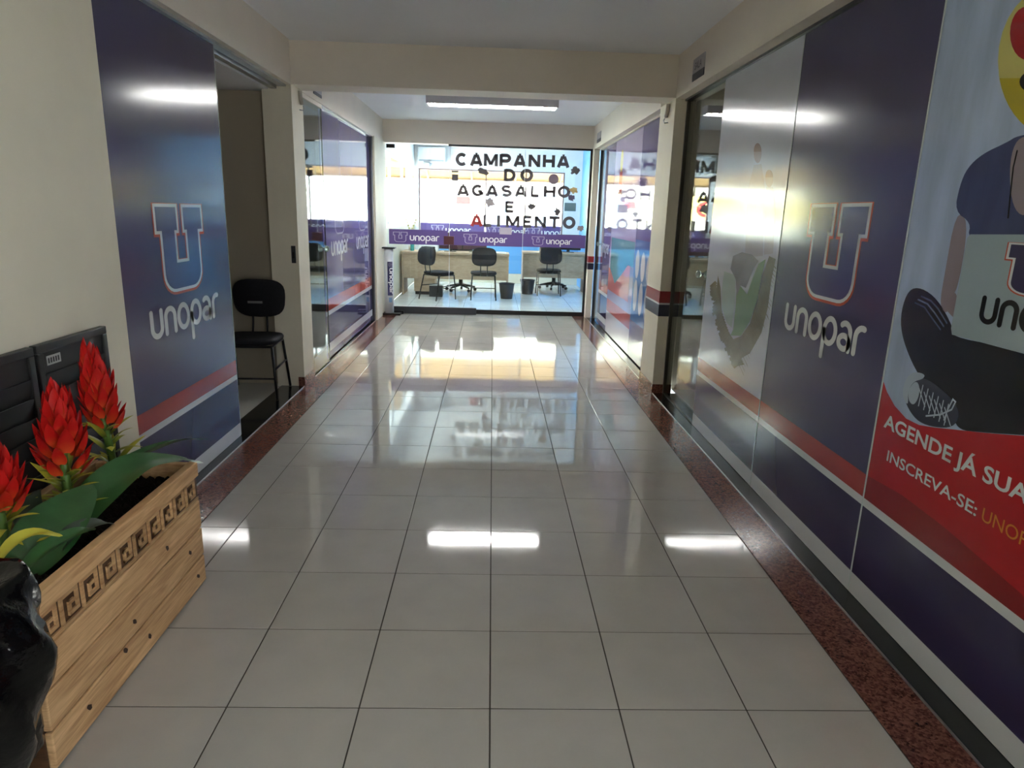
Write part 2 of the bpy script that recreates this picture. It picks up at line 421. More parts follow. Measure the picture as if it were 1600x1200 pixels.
# rooms behind the glass
struct(box('floor', -4.0, -1.80, 3.0, 10.3, -.05, .0, mat('side_room_tile', srgb(190, 190, 184), .12)))
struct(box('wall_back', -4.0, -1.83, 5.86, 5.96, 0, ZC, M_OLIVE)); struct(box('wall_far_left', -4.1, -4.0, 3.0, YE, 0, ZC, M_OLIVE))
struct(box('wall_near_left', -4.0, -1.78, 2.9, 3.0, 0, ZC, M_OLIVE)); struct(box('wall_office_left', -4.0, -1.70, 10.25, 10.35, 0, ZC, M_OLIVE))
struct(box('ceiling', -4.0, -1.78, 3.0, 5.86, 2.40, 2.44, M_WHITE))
struct(box('floor', 1.66, 4.4, YN, 10.3, -.05, .0, mat('side_room_tile', srgb(190, 190, 184), .12)))
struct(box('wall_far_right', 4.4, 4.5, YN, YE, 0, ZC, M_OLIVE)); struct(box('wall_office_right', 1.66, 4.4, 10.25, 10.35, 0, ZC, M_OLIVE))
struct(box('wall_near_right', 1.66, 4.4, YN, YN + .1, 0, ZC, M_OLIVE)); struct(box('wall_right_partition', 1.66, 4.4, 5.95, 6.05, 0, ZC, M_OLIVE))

# ------------------------------------------------------------------ printed films
NAVY = film('navy', 70, 66, 98, .14, ((2, 2, 2), .05)); NAVYD = film('deep_navy', 54, 50, 84, .14); RED = film('dull_red', 158, 62, 58, .14); WHT = film('white', 206, 210, 214, .14)
ORG = film('orange_line', 190, 84, 60, .14); FILL = film('indigo', 70, 72, 120, .14); LETW = film('letter_white', 214, 218, 220, .14)
BRED = film('bright_red', 176, 30, 36, .14); DRED = film('dark_red', 140, 34, 38, .14); ORANGE_T = film('orange_text', 214, 130, 52, .14)
GREYB = film('grey_blue', 198, 204, 216, .12, ((1.5, 1.5, 4), .06))
SEAM = mat('glass_edge', srgb(196, 206, 208), .15)
def panel(name, plane_x, y0, y1, z0, z1, material, label, cat='partition', group=None, thick=.01):
    s = 1 if plane_x > 0 else -1
    o = box(name, plane_x, plane_x + s * thick, y0, y1, z0, z1, material)
    return tag(o, label, cat, group)
def stripes(p, plane, a0, a1, zs, h=.0005, seam=None):
    """red band, white line, navy band, white foot band across the panel"""
    for z0, z1, m, n in zs: decal(n, [rect(a0, z0, a1, z1)], plane, h, m, p)
ZS = [(.432, .528, RED, 'red_stripe'), (.398, .432, WHT, 'white_stripe'), (.098, .398, NAVYD, 'navy_stripe'), (.008, .098, WHT, 'white_foot_stripe')]

# near left: sliding panel with emblem, in front of the side room
pl = panel('glass_partition', -1.667, 2.98, 4.413, .014, 2.43, NAVY, 'navy printed sliding glass partition beside the louvred cabinet, half open before the side room')
stripes(pl, LEFT, 2.98, 4.413, ZS)
logo(LEFT, 3.50, 1.075, .535, .42, pl, (ORG, LETW, FILL))
decal('lettering', word_polys('unopar', 3.345, .85, .86, .147), LEFT, .0012, LETW, pl)
box('edge_strip', -1.677, -1.6655, 4.413, 4.418, .014, 2.43, SEAM, pl)
struct(box('trim_9', -1.70, -1.64, 3.012, 5.77, 2.425, 2.445, M_ALU))
struct(box('trim_10', -1.76, -1.715, 3.012, 5.77, 2.405, 2.445, M_ALU))
# near right: three printed panes
pg = panel('glass_partition', 1.54, 3.674, 4.868, .014, 2.43, GREYB, 'pale grey printed pane with a green globe of tiny buildings, beside the clear glass door')
pn = panel('glass_partition', 1.54, 2.54, 3.671, .014, 2.43, NAVY, 'navy printed pane with large emblem, between the globe pane and the photo pane')
pp = panel('glass_partition', 1.54, 1.15, 2.537, .014, 2.43, film('photo_wall', 172, 190, 218, .16, ((.6, 9, 2.2), .16)), 'photo printed pane of a seated person holding a laptop over a red banner')
px_ = panel('glass_partition', 1.54, YN, 1.147, .014, 2.43, NAVY, 'plain navy printed pane nearest the camera, past the photo pane')
for p, a0, a1 in ((pg, -4.868, -3.674), (pn, -3.671, -2.54), (px_, -1.147, -YN)): stripes(p, RIGHT, a0, a1, ZS)
stripes(pp, RIGHT, -2.537, -1.15, ZS[1:])
for yy, par in ((3.6725, pn), (2.5385, pp)): box('edge_strip', 1.5372, 1.5392, yy - .004, yy + .004, .014, 2.43, SEAM, par)
logo(RIGHT, -3.335, 1.185, .505, .40, pn, (ORG, LETW, FILL))
decal('lettering', word_polys('unopar', -3.495, .972, .79, .135), RIGHT, .0012, LETW, pn)
struct(box('trim_11', 1.52, 1.565, YB, 5.79, 2.425, 2.446, M_GREYALU))
# globe with buildings and two figures
GREEN = film('globe_green', 120, 150, 116, .13); GREEND = film('globe_rim', 118, 112, 92, .13, ((9, 9, 9), .25)); PALEG = film('globe_pale', 170, 186, 182, .13); SKIN = film('figure_tone', 176, 160, 156, .13); BROWN = film('figure_brown', 150, 128, 122, .13)
SHAD = film('globe_shadow', 128, 128, 138, .13, ((6, 6, 6), .15))
def rps(*pts): return [rp(*p) for p in pts]
rim = [(1122, 430), (1118, 470), (1120, 500), (1128, 528), (1140, 555), (1150, 568), (1158, 560), (1172, 552), (1190, 520), (1200, 480), (1205, 440), (1212, 405), (1202, 400), (1192, 430), (1184, 470), (1172, 505), (1158, 525), (1146, 530), (1136, 515), (1128, 490), (1126, 450)]
decal('globe_city_rim', [rps(*rim)], RIGHT, .0006, GREEND, pg)
for k in range(64):                                   # roofs and trunks sticking out of the rim
    t = k / 63
    u, v = (1119 + 42 * t ** 1.6, 440 + 128 * t) if k % 2 else (1150 + 58 * (1 - t), 566 - 150 * (1 - t))
    a, b = rp(u, v); s = .035 + .06 * random.random(); dx = (-1 if k % 2 else 1) * (.05 + 1.2 * s)
    decal('globe_building', [[(a - .025, b + .012), (a + .025, b + .0), (a + dx + .012, b - s * .8), (a + dx - .012, b - s * .6)]], RIGHT, .0009 + k * .00002, GREEND, pg)
decal('globe_lawn', [rps((1152, 440), (1150, 480), (1146, 515), (1142, 524), (1158, 525), (1172, 503), (1184, 468), (1191, 430), (1197, 405), (1186, 412), (1176, 436), (1168, 460))], RIGHT, .0024, GREEN, pg)
decal('globe_water', [rps((1132, 424), (1128, 455), (1129, 480), (1136, 505), (1144, 512), (1149, 470), (1150, 430))], RIGHT, .0024, PALEG, pg)
decal('globe_shade', [rps((1142, 420), (1150, 436), (1152, 462), (1158, 446), (1166, 450), (1178, 420), (1186, 408), (1176, 398), (1160, 394), (1146, 400))], RIGHT, .0027, SHAD, pg)
FAINT = film('figure_faint', 184, 182, 188, .12)
decal('printed_figure_body', [rps((1178, 258), (1190, 256), (1196, 300), (1192, 400), (1164, 402), (1168, 300))], RIGHT, .0005, FAINT, pg)
decal('printed_figure_body', [rps((1197, 292), (1208, 292), (1212, 330), (1208, 396), (1194, 398), (1195, 330))], RIGHT, .00055, FAINT, pg)
decal('globe_stem', [rps((1141, 545), (1156, 548), (1153, 572), (1148, 576), (1143, 570))], RIGHT, .0023, GREEND, pg)
for (hx, hy, hw, hh, m) in ((1184, 240, 6, 15, 0), (1202, 280, 6, 13, 1)):
    decal('printed_figure_head', [[rp(hx + hw * math.cos(t), hy + hh * math.sin(t)) for t in [2 * PI * k / 16 for k in range(16)]]], RIGHT, .0006, (SKIN, SKIN)[m], pg)
    decal('printed_figure_hair', [[rp(hx + hw * math.cos(t), hy - 3 + hh * .9 * math.sin(t)) for t in [PI + PI * k / 10 for k in range(11)]]], RIGHT, .0009, BROWN, pg)
# photo pane
SHIRT = film('shirt_blue', 70, 76, 112, .16, ((2, 14, 3), .12)); JEAN = film('black_jeans', 26, 28, 34, .2, ((5, 5, 5), .1)); LAP = film('laptop_silver', 158, 176, 184, .14); ARM = film('arm_tone', 146, 134, 140, .16)
YEL = film('balloon_yellow', 206, 200, 118, .14); YEL2 = film('balloon_deep_yellow', 190, 176, 52, .14); BALR = film('balloon_red', 172, 36, 40, .14); INK = film('ink', 22, 24, 28, .16)
SHOE = film('shoe_dark', 52, 58, 74, .16); SHOEW = film('shoe_toe', 168, 184, 200, .16); LACE = film('shoe_lace', 176, 190, 206, .16)
P_ = lambda *pts: [rp(*q) for q in pts]
def soft(pts, n=2):
    """round off a closed outline"""
    for _ in range(n):
        pts = [q for i in range(len(pts)) for a, b in [(pts[i], pts[(i + 1) % len(pts)])] for q in ((a[0] * .75 + b[0] * .25, a[1] * .75 + b[1] * .25), (a[0] * .25 + b[0] * .75, a[1] * .25 + b[1] * .75))]
    return pts
red_top = [(1378, 588), (1386, 612), (1398, 634), (1416, 654), (1436, 664), (1460, 668), (1500, 672), (1545, 677), (1600, 681), (1680, 690)]
a_r = rp(1680, 690)[0]
decal('red_banner', [P_(*red_top) + [(a_r, .432), (-2.537, .432), (-2.537, .9)]], RIGHT, .0005, BRED, pp)
decal('dark_red_swoosh', [[(-2.537, .528), (-2.30, .545), (-2.05, .535), (-1.7, .50), (a_r, .47), (a_r, .432), (-2.537, .432)]], RIGHT, .0008, DRED, pp)
decal('printed_arm', [soft(P_((1494, 330), (1514, 342), (1500, 440), (1486, 470), (1480, 492), (1468, 478), (1476, 430)))], RIGHT, .0008, ARM, pp)
decal('printed_shirt', [soft(P_((1536, 240), (1575, 222), (1590, 212), (1640, 205), (1700, 240), (1720, 420), (1560, 420), (1512, 372), (1518, 348), (1492, 330), (1500, 290), (1512, 262)))], RIGHT, .0011, SHIRT, pp)
decal('printed_neck', [soft(P_((1594, 212), (1580, 240), (1578, 290), (1586, 330), (1606, 340), (1628, 300), (1626, 215)))], RIGHT, .0014, ARM, pp)
decal('printed_necklace', [ribbon(P_((1590, 236), (1584, 262), (1580, 300), (1576, 340)), .006)], RIGHT, .0017, INK, pp)
decal('printed_jeans', [soft(P_((1420, 452), (1440, 449), (1466, 468), (1490, 512), (1488, 526), (1560, 540), (1720, 560), (1720, 685), (1600, 680), (1530, 675), (1500, 672), (1490, 655), (1452, 612), (1424, 566), (1408, 520), (1408, 486)))], RIGHT, .0008, JEAN, pp)
for s in (0, 5, 10): decal('jeans_crease', [ribbon(P_((1440 - s, 463 + s), (1455 - s, 470 + s), (1466 - s, 482 + s * 1.4), (1480 - s, 505 + s)), .006)], RIGHT, .0011, film('crease', 84, 96, 118, .16), pp)
decal('printed_hand', [soft(P_((1478, 460), (1494, 454), (1500, 480), (1494, 500), (1480, 486), (1473, 474)))], RIGHT, .0011, ARM, pp)
lt, lb = rp(1513, 366), rp(1485, 522)
lr = -1.50
decal('printed_laptop', [[(lt[0] + .012, lt[1]), (lr, lt[1] + .02), (lr + .02, lt[1]), (lr + .02, lb[1]), (lr, lb[1]), (lb[0] + .01, lb[1]), (lb[0], lb[1] + .02), (lt[0], lt[1] - .012)]], RIGHT, .0017, LAP, pp)
logo(RIGHT, rp(1578, 400)[0], 1.335, .29, .135, pp, (ORG, LETW, NAVYD), .002)
decal('laptop_lettering', word_polys('unopar', rp(1533, 480)[0], 1.225, .48, .085), RIGHT, .0024, INK, pp)
decal('printed_shoe', [soft(P_((1416, 598), (1424, 590), (1446, 590), (1470, 606), (1494, 630), (1500, 650), (1490, 668), (1462, 668), (1436, 660), (1420, 640), (1412, 618)))], RIGHT, .0014, SHOE, pp)
decal('shoe_sole', [soft(P_((1424, 580), (1446, 584), (1444, 592), (1428, 596), (1419, 612), (1420, 634), (1412, 624), (1411, 604)))], RIGHT, .0017, SHOEW, pp)
decal('shoe_toe_cap', [soft(P_((1432, 594), (1438, 604), (1436, 622), (1428, 634), (1420, 626), (1420, 608)))], RIGHT, .0017, SHOEW, pp)
for k in range(6):
    u, v = 1443 + k * 8, 602 + k * 6
    decal('shoe_lace', [ribbon(P_((u, v), (u - 7, v + 32)), .005)], RIGHT, .002, LACE, pp)
    decal('shoe_lace', [ribbon(P_((u - 6, v + 5), (u + 3, v + 33)), .005)], RIGHT, .0022, LACE, pp)
decal('shoe_lace', [ribbon(P_((1448, 650), (1470, 648), (1488, 640), (1494, 628), (1490, 624), (1482, 640), (1476, 656)), .006)], RIGHT, .0024, LACE, pp)
bal = [rp(1560 + 92 * (1 - math.cos(t)), 96 + 120 * math.sin(t)) for t in [PI * (-1 + 2 * k / 32) for k in range(32)]]
decal('printed_balloon', [bal], RIGHT, .0014, YEL, pp)
decal('balloon_shade', [[rp(1560 + 92 * (1 - math.cos(t)), 96 + 120 * math.sin(t)) for t in [PI * .07 + k * (PI * .86 / 20) for k in range(21)]]], RIGHT, .0016, YEL2, pp)
decal('balloon_patch', [[rp(1606 + 27 * math.cos(t), 52 + 42 * math.sin(t)) for t in [2 * PI * k / 24 for k in range(24)]]], RIGHT, .0019, BALR, pp)
decal('balloon_patch', [[rp(1704 + 30 * math.cos(t), 70 + 46 * math.sin(t)) for t in [2 * PI * k / 24 for k in range(24)]]], RIGHT, .0019, BALR, pp)
decal('balloon_mark', [[rp(1612 + 18 * math.cos(t), 128 + 16 * math.sin(t)) for t in [2 * PI * k / 20 for k in range(20)]]], RIGHT, .0021, INK, pp)
# banner text follows the banner: baseline rises slightly along the pane
text('lettering', 'AGENDE JÁ SUA', RIGHT, -2.485, .735, .735, .085, .0012, LETW, pp, .022)
text('lettering', 'INSCREVA-SE:', RIGHT, -2.43, .633, .50, .043, .0012, LETW, pp, .012)
text('lettering', 'UNOPAR', RIGHT, -1.905, .633, .27, .043, .0012, ORANGE_T, pp, .0)

# ------------------------------------------------------------------ second section: glazing on both sides
def pane(name, x0, x1, y0, y1, z0, z1, m=M_GLASS, parent=None): return box(name, x0, x1, y0, y1, z0, z1, m, parent)
# clear door with crystal knob, louvre side
d1 = struct(pane('door_1', -1.622, -1.614, 6.10, 6.78, .015, 2.40))
box('door_edge', -1.6235, -1.6125, 6.772, 6.784, .015, 2.40, mat('dark_glass_edge', srgb(38, 44, 50), .1), d1)
box('door_head_rail', -1.64, -1.604, 6.10, 6.77, 2.40, 2.436, M_LINTEL, d1)
KNOBG = mat('crystal_glass', srgb(190, 205, 196), .03); KNOBG.node_tree.nodes['Principled BSDF'].inputs['Transmission Weight'].default_value = .85
def knob(parent, x, y, z, s):
    pr = [(.006, 0), (.012, .004), (.022, .012), (.03, .022), (.03, .034), (.02, .044), (.008, .048)]
    o = link('door_knob', lathe_me('door_knob', pr, 8), KNOBG, parent, (x, y, z)); o.rotation_euler = (0, s * PI / 2, 0)
    pr2 = [(.011, -.014), (.011, .004)]
    q = link('knob_stem', lathe_me('knob_stem', pr2, 10), M_ALU, o, (x, y, z)); q.rotation_euler = (0, s * PI / 2, 0); q.parent = o; q.matrix_parent_inverse = Matrix(); q.location = (0, 0, 0); q.rotation_euler = (0, 0, 0)
knob(d1, -1.614, 6.70, 1.13, 1); knob(d1, -1.622, 6.70, 1.13, -1)
FILMG = film('violet_film', 96, 92, 138, .06); FILML = film('light_violet_film', 132, 130, 160, .06)
LEFT2 = Plane((-1.64, 0, 0), (0, 1, 0), (0, 0, 1))
ZS2 = [(.50, .62, film('far_red', 176, 80, 70, .06), 'red_stripe'), (.455, .50, film('far_white', 206, 210, 216, .06), 'white_stripe'), (.17, .455, film('far_navy', 66, 62, 104, .06), 'navy_stripe'), (.085, .17, film('far_white', 206, 210, 216, .06), 'white_foot_stripe')]
for (y0, y1, w, la) in ((6.80, 8.25, 'nearer', 'violet printed pane with emblem, right after the clear door with crystal knob'), (8.256, 9.42, 'farther', 'violet printed pane with emblem, next to the cream post at the end front')):
    q = panel('glass_partition', -1.64, y0, y1, .02, 2.425, FILMG, la)
    stripes(q, LEFT2, y0, y1, ZS2)
    yc = (y0 + y1) / 2
    logo(LEFT2, yc - .26, 1.26, .52, .42, q, (None, film('far_line', 176, 176, 196, .06), FILMG))
    decal('lettering', word_polys('unopar', yc - .42, 1.03, .84, .15), LEFT2, .0012, film('far_letter', 208, 212, 222, .06), q)
struct(box('trim_12', -1.66, -1.61, 9.42, 9.52, 0.01, 2.44, M_GREYALU))
struct(box('trim_13', -1.66, -1.61, 6.78, 9.42, 2.425, 2.445, M_ALU))
# right: clear door between pillar and globe pane
d2 = struct(pane('door_2', 1.548, 1.556, 4.87, 5.76, .014, 2.43))
knob(d2, 1.548, 5.0, 1.12, -1); knob(d2, 1.556, 5.0, 1.12, 1)
box('door_bottom_rail', 1.54, 1.566, 4.87, 5.76, .0065, .014, M_BLACK, d2)
struct(box('trim_14', 1.535, 1.60, 5.76, 5.788, .007, 2.43, mat('dark_bronze', srgb(66, 62, 58), .35, .5)))
w3 = struct(pane('window_3', 1.545, 1.553, 9.75, 10.22, .02, 2.43))
knob(w3, 1.545, 9.9, 1.12, -1)
struct(box('trim_15', 1.53, 1.58, 10.20, 10.24, .007, 2.43, M_GREYALU))
struct(box('trim_16', 1.52, 1.565, 6.30, 10.24, 2.425, 2.446, M_LINTEL))
RIGHT2 = Plane((1.54, 0, 0), (0, -1, 0), (0, 0, 1))
FV = film('far_violet', 104, 96, 140, .05); FLV = film('far_lilac', 166, 156, 186, .05); FBLUE = film('far_blue', 84, 118, 172, .05); FTEAL = film('far_teal', 88, 142, 158, .05); FPINK = film('far_pink', 190, 110, 112, .05); FPALE = film('far_pale', 206, 204, 214, .05); FYEL = film('far_yellow', 206, 190, 120, .05)
qa = panel('glass_partition', 1.54, 9.0, 9.75, .02, 2.425, FV, 'violet printed pane with small lettering, next to the clear end door')
decal('lettering', word_polys('unopar', -9.7, 1.02, .62, .13), RIGHT2, .0012, film('far_letter', 208, 212, 222, .06), qa)
stripes(qa, RIGHT2, -9.75, -9.0, ZS2)
qb = panel('glass_partition', 1.54, 7.42, 8.995, .02, 2.425, FLV, 'lilac printed pane with a small figure and blue and pink shapes')
decal('printed_figure', [ellipse(-8.55, 2.16, .09, .13)], RIGHT2, .0006, FYEL, qb); decal('printed_figure', [[(-8.66, 1.76), (-8.44, 1.76), (-8.46, 2.04), (-8.64, 2.04)]], RIGHT2, .0006, FPINK, qb)
decal('printed_shape', [[(-8.9, .86), (-8.5, .70), (-8.1, .84), (-7.75, .98), (-7.43, .98), (-7.43, 1.25), (-8.9, 1.25)]], RIGHT2, .0006, FTEAL, qb)
decal('printed_shape', [[(-8.99, .86), (-8.9, .86), (-8.5, .70), (-8.1, .84), (-7.75, .98), (-7.6, .98), (-7.6, .58), (-8.99, .58)]], RIGHT2, .0009, FPINK, qb)
stripes(qb, RIGHT2, -8.99, -7.42, [(.30, .46, FPINK, 'pink_stripe'), (.02, .30, FPALE, 'white_foot_stripe')])
qc = panel('glass_partition', 1.54, 6.31, 7.415, .02, 2.425, FV, 'violet printed pane with pale oval shapes, beside the striped pillar')
decal('blue_field', [rect(-7.41, .42, -6.31, 1.28)], RIGHT2, .0005, FBLUE, qc)
for k in range(4):
    for (zz, rz_) in ((.70, .17), (1.03, .15)):
        decal('printed_oval', [ellipse(-7.24 + k * .27, zz - k * .012, .095, rz_)], RIGHT2, .0009, FPALE, qc)
# tape stripes round the pillars
def tape(x, y0, y1, z0, z1, m, label):
    o = box('pillar_tape', x - .002, x + .17, y0, y1, z0, z1, m); tag(o, label, 'tape'); return o
TR = mat('red_tape', srgb(140, 34, 38), .4); TW = mat('white_tape', srgb(200, 200, 200), .4); TN = mat('navy_tape', srgb(30, 32, 58), .4)
tape(XR, 5.786, 6.302, .806, .905, TR, 'red tape band round the nearer cream pillar'); tape(XR, 5.786, 6.302, .79, .806, TW, 'thin white tape line round the nearer cream pillar'); tape(XR, 5.786, 6.302, .69, .79, TN, 'navy tape band round the nearer cream pillar')
for (z0, z1, m, c) in ((.835, .925, TR, 'red tape band'), (.822, .835, TW, 'thin white tape line'), (.73, .822, TN, 'navy tape band')):
    o = box('pillar_tape', 1.434, 1.523, 10.237, 10.387, z0, z1, m); tag(o, c + ' on the far post beside the end glass', 'tape')

# ------------------------------------------------------------------ end glass front
END = Plane((0, YE, 0), (1, 0, 0), (0, 0, 1))
wf = struct(pane('window_1', -.635, 1.42, YE, YE + .008, .06, 2.425))
box('frame_head', -.66, 1.437, YE - .01, YE + .03, 2.425, 2.452, M_BLACK, wf); box('frame_jamb', 1.405, 1.437, YE - .01, YE + .03, .06, 2.44, M_BLACK, wf)
box('frame_foot', -.66, 1.437, YE - .01, YE + .03, .002, .062, M_BLACK, wf)
for xx in (-.64, .455): box('glass_joint', xx - .004, xx + .004, YE - .002, YE + .010, .062, 2.425, mat('pale_joint', srgb(205, 212, 214), .2), wf)
df = struct(pane('door_3', -1.56, -.65, YE - .05, YE - .042, .11, 2.43))
box('patch_fitting', -1.55, -1.43, YE - .065, YE - .028, 2.372, 2.425, M_BLACK, df)
box('door_rail', -1.46, -.22, YE - .15, YE - .10, .003, .105, M_GREYALU, df, .004)
# lock box on the meeting stile
lk = box('lock_plate', -.72, -.57, YE - .06, YE - .03, 1.03, 1.155, mat('lock_bronze', srgb(84, 48, 52), .4, .4), df, .004)
# printed bands, front panes and back window
BAND = mat('violet_band_print', srgb(102, 84, 144), .25); BLINE = mat('band_line', srgb(198, 190, 216), .3)
def band(x0, x1, z0, z1, y, label, lw, par=None):
    o = box('printed_band', x0, x1, y - .0016, y - .0004, z0, z1, BAND); tag(o, label, 'band', 'violet lettered bands on the glass')
    pln = Plane((0, y - .0016, 0), (1, 0, 0), (0, 0, 1)); h = z1 - z0; xc = lw
    logo(pln, xc, z0 + .17 * h, .19 * h / .21, .62 * h, o, (None, BLINE, BAND), .0008, d1=.05)
    decal('lettering', word_polys('unopar', xc + .23 * h / .21, z0 + .25 * h, .43 * h / .21, .36 * h), pln, .0012, mat('band_white', srgb(240, 240, 244), .3), o)
band(-1.53, -.66, 1.02, 1.235, YE - .05, 'violet lettered band on the hinged glass door of the end front', -1.46)
band(-.64, .45, 1.025, 1.23, YE, 'violet lettered band on the middle pane of the end front', -.42)
band(.46, 1.40, 1.03, 1.22, YE, 'violet lettered band on the pane beside the far post', .60)
# cut-out words taped to the glass
def paper(name, r, g, b):
    m = bpy.data.materials.new(name); m.use_nodes = True; n = m.node_tree.nodes; l = m.node_tree.links; p = n['Principled BSDF']
    p.inputs['Base Color'].default_value = srgb(r, g, b); p.inputs['Roughness'].default_value = .8
    t = n.new('ShaderNodeBsdfTranslucent'); t.inputs[0].default_value = srgb(r + 20, g + 20, b + 20); x = n.new('ShaderNodeMixShader'); x.inputs[0].default_value = .12
    l.new(p.outputs[0], x.inputs[1]); l.new(t.outputs[0], x.inputs[2]); l.new(x.outputs[0], n['Material Output'].inputs[0]); return m
LET = paper('dark_paper', 84, 78, 80); LETR = paper('glare_tinted_paper', 170, 60, 60)  # second one: reddening by the bright background, put into the paper colour
CW = .28
CAPS = {
    'C': [arc(.5, .5, .4, .4, 45, 315, 18)], 'O': None,
    'A': [[(.07, .0), (.42, .9)], [(.93, .0), (.58, .9)], [(.4, .93), (.6, .93)], [(.25, .27), (.75, .27)]],
    'M': [[(.1, .0), (.1, 1.0)], [(.9, .0), (.9, 1.0)], [(.14, .92), (.5, .12)], [(.86, .92), (.5, .12)]],
    'P': [[(.12, .0), (.12, 1.0)], [(.12, .9), (.55, .9)] + arc(.58, .67, .28, .23, 90, -90, 10) + [(.12, .44)]],
    'N': [[(.1, .0), (.1, 1.0)], [(.9, .0), (.9, 1.0)], [(.12, .92), (.88, .08)]],
    'H': [[(.1, .0), (.1, 1.0)], [(.9, .0), (.9, 1.0)], [(.1, .5), (.9, .5)]],
    'D': [[(.12, .0), (.12, 1.0)], [(.12, .9), (.4, .9)] + arc(.42, .5, .46, .4, 90, -90, 14) + [(.12, .1)]],
    'G': [arc(.5, .5, .4, .4, 45, 330, 18), [(.52, .42), (.9, .42)], [(.88, .42), (.88, .1)]],
    'S': [arc(.5, .70, .33, .20, 25, 250, 12) + arc(.5, .30, .35, .20, 80, -155, 12)],
    'L': [[(.12, .0), (.12, 1.0)], [(.12, .1), (.92, .1)]],
    'E': [[(.12, .0), (.12, 1.0)], [(.12, .1), (.92, .1)], [(.12, .5), (.84, .5)], [(.12, .9), (.92, .9)]],
    'I': [[(.5, .0), (.5, 1.0)]], 'T': [[(.5, .0), (.5, .9)], [(.02, .9), (.98, .9)]],
}
def cap_letter(ch, a, b, w, h, parent, material):
    polys = ring(.5, .5, .39, .40, CW, 16) if ch == 'O' else [ribbon(q, CW if ch != 'M' else .22, False) for q in CAPS[ch]]
    if ch == 'I': polys = [rect(0, 0, 1, 1)]
    decal('letter', [[(a + x * w, b + y * h) for x, y in p] for p in polys], ENDL, .0006, material, parent)
ENDL = Plane((0, YE - .0004, 0), (1, 0, 0), (0, 0, 1))
def word(s, first, last, label):
    """first / last: pixel boxes (x0, x1, y0, y1) of the first and last letter"""
    e = empty('paper_word', (0, 0, 0), 0, label, 'lettering', 'campaign words on the end glass')
    a = [ep((first[0] + first[1]) / 2, (first[2] + first[3]) / 2), ep((last[0] + last[1]) / 2, (last[2] + last[3]) / 2)]
    hgt = ep(first[0], first[2])[1] - ep(first[0], first[3])[1]
    e.location = (a[0][0], YE, a[0][1])
    n = len(s)
    for i, ch in enumerate(s):
        t = (0, .12, .236, .389, .549, .688, .84, 1)[i] if s == 'ALIMENTO' else i / max(1, n - 1); cx = a[0][0] + (a[1][0] - a[0][0]) * t; cz = a[0][1] + (a[1][1] - a[0][1]) * t
        w = {'I': .045, 'M': .20, 'O': .18, 'N': .16, 'E': .135, 'L': .125}.get(ch, .165)
        cap_letter(ch, cx - w / 2, cz - hgt / 2, w, hgt, e, LETR if (s == 'ALIMENTO' and i == 0) else LET)
word('CAMPANHA', (713, 730, 239.5, 258.7), (871, 889.5, 242.5, 262), 'dark paper word CAMPANHA across the top of the end glass')
word('DO', (789, 804, 264.5, 283), (814, 832, 264.5, 283), 'dark paper word DO under the top campaign word')
word('AGASALHO', (715, 732.5, 288.5, 306), (873, 889.5, 290.5, 309), 'dark paper word AGASALHO in the middle of the end glass')
word('E', (790, 803, 314.5, 332), (790, 803, 314.5, 332), 'single dark paper letter E below the middle campaign word')
word('ALIMENTO', (737.5, 752, 335.5, 353.5), (880.5, 898, 338.5, 357.5), 'dark paper word ALIMENTO just above the violet bands, first letter coloured red for the bright background')
CUT = [((711, 268), .05, .012, LET, 'small dark paper dash near the top edge of the window'), ((755, 268), .075, .05, LET, 'spiky dark paper cut-out under the top campaign word'), ((711, 277.5), .045, .045, LET, 'small square dark paper cut-out high on the glass'),
       ((865, 280), .075, .075, paper('mauve_paper', 120, 104, 112), 'round mauve paper cut-out beside the word DO'), ((765, 316), .07, .07, paper('grey_paper', 140, 128, 128), 'grey jagged paper cut-out below the middle word'), ((831, 323), .06, .05, LET, 'dark paper cross shape right of the letter E'),
       ((871, 331), .05, .055, LET, 'small dark paper scrap by the window edge'), ((899, 266.5), .07, .05, LET, 'dark paper cut-out with two round tops under the last letter'), ((896, 297.5), .055, .045, paper('yellow_paper', 196, 166, 110), 'yellowish paper cut-out at the end of the middle word'),
       ((893, 309), .045, .05, paper('plum_paper', 84, 72, 90), 'plum paper cut-out under the yellowish one'), ((891, 323.5), .085, .06, mat('teal_print', srgb(110, 146, 156), .6), 'small teal picture card on the pale wall strip'), ((907, 357), .05, .04, paper('grey_paper', 140, 128, 128), 'grey paper scrap just above the band by the far post'),
       ((790, 361), .09, .05, mat('pale_card', srgb(186, 178, 190), .6), 'pale card stuck across the top of the middle violet band')]
for k, ((u, v), rx, rz_, m, la) in enumerate(CUT):
    c = ep(u, v)
    amp = .0 if k in (3,) else .32
    shp = rect(c[0] - rx, c[1] - rz_, c[0] + rx, c[1] + rz_) if k in (0, 2, 10, 12) else blob(c[0], c[1], rx, rz_, 18, amp, k + 3)
    o = decal('paper_cutout', [shp], ENDL, .0022 if k == 12 else .0007, m); tag(o, la, 'paper cutout', 'paper cut-outs on the end glass')

# ------------------------------------------------------------------ office beyond the glass
YW = 15.2
ofl = struct(box('floor', -1.68, 1.95, YE + .06, YW + .2, -.05, -.0022, M_GROUT))
tiles(ofl, lambda i: -1.8 + i * .45, lambda j: YE + .06 + j * .45, range(0, 9), range(0, 11), (-1.68, 1.90), (YE + .06, YW), None, M_TILE2)
struct(box('ceiling', -1.8, 2.05, YE + .06, YW + .1, 2.86, 2.95, M_WHITE))
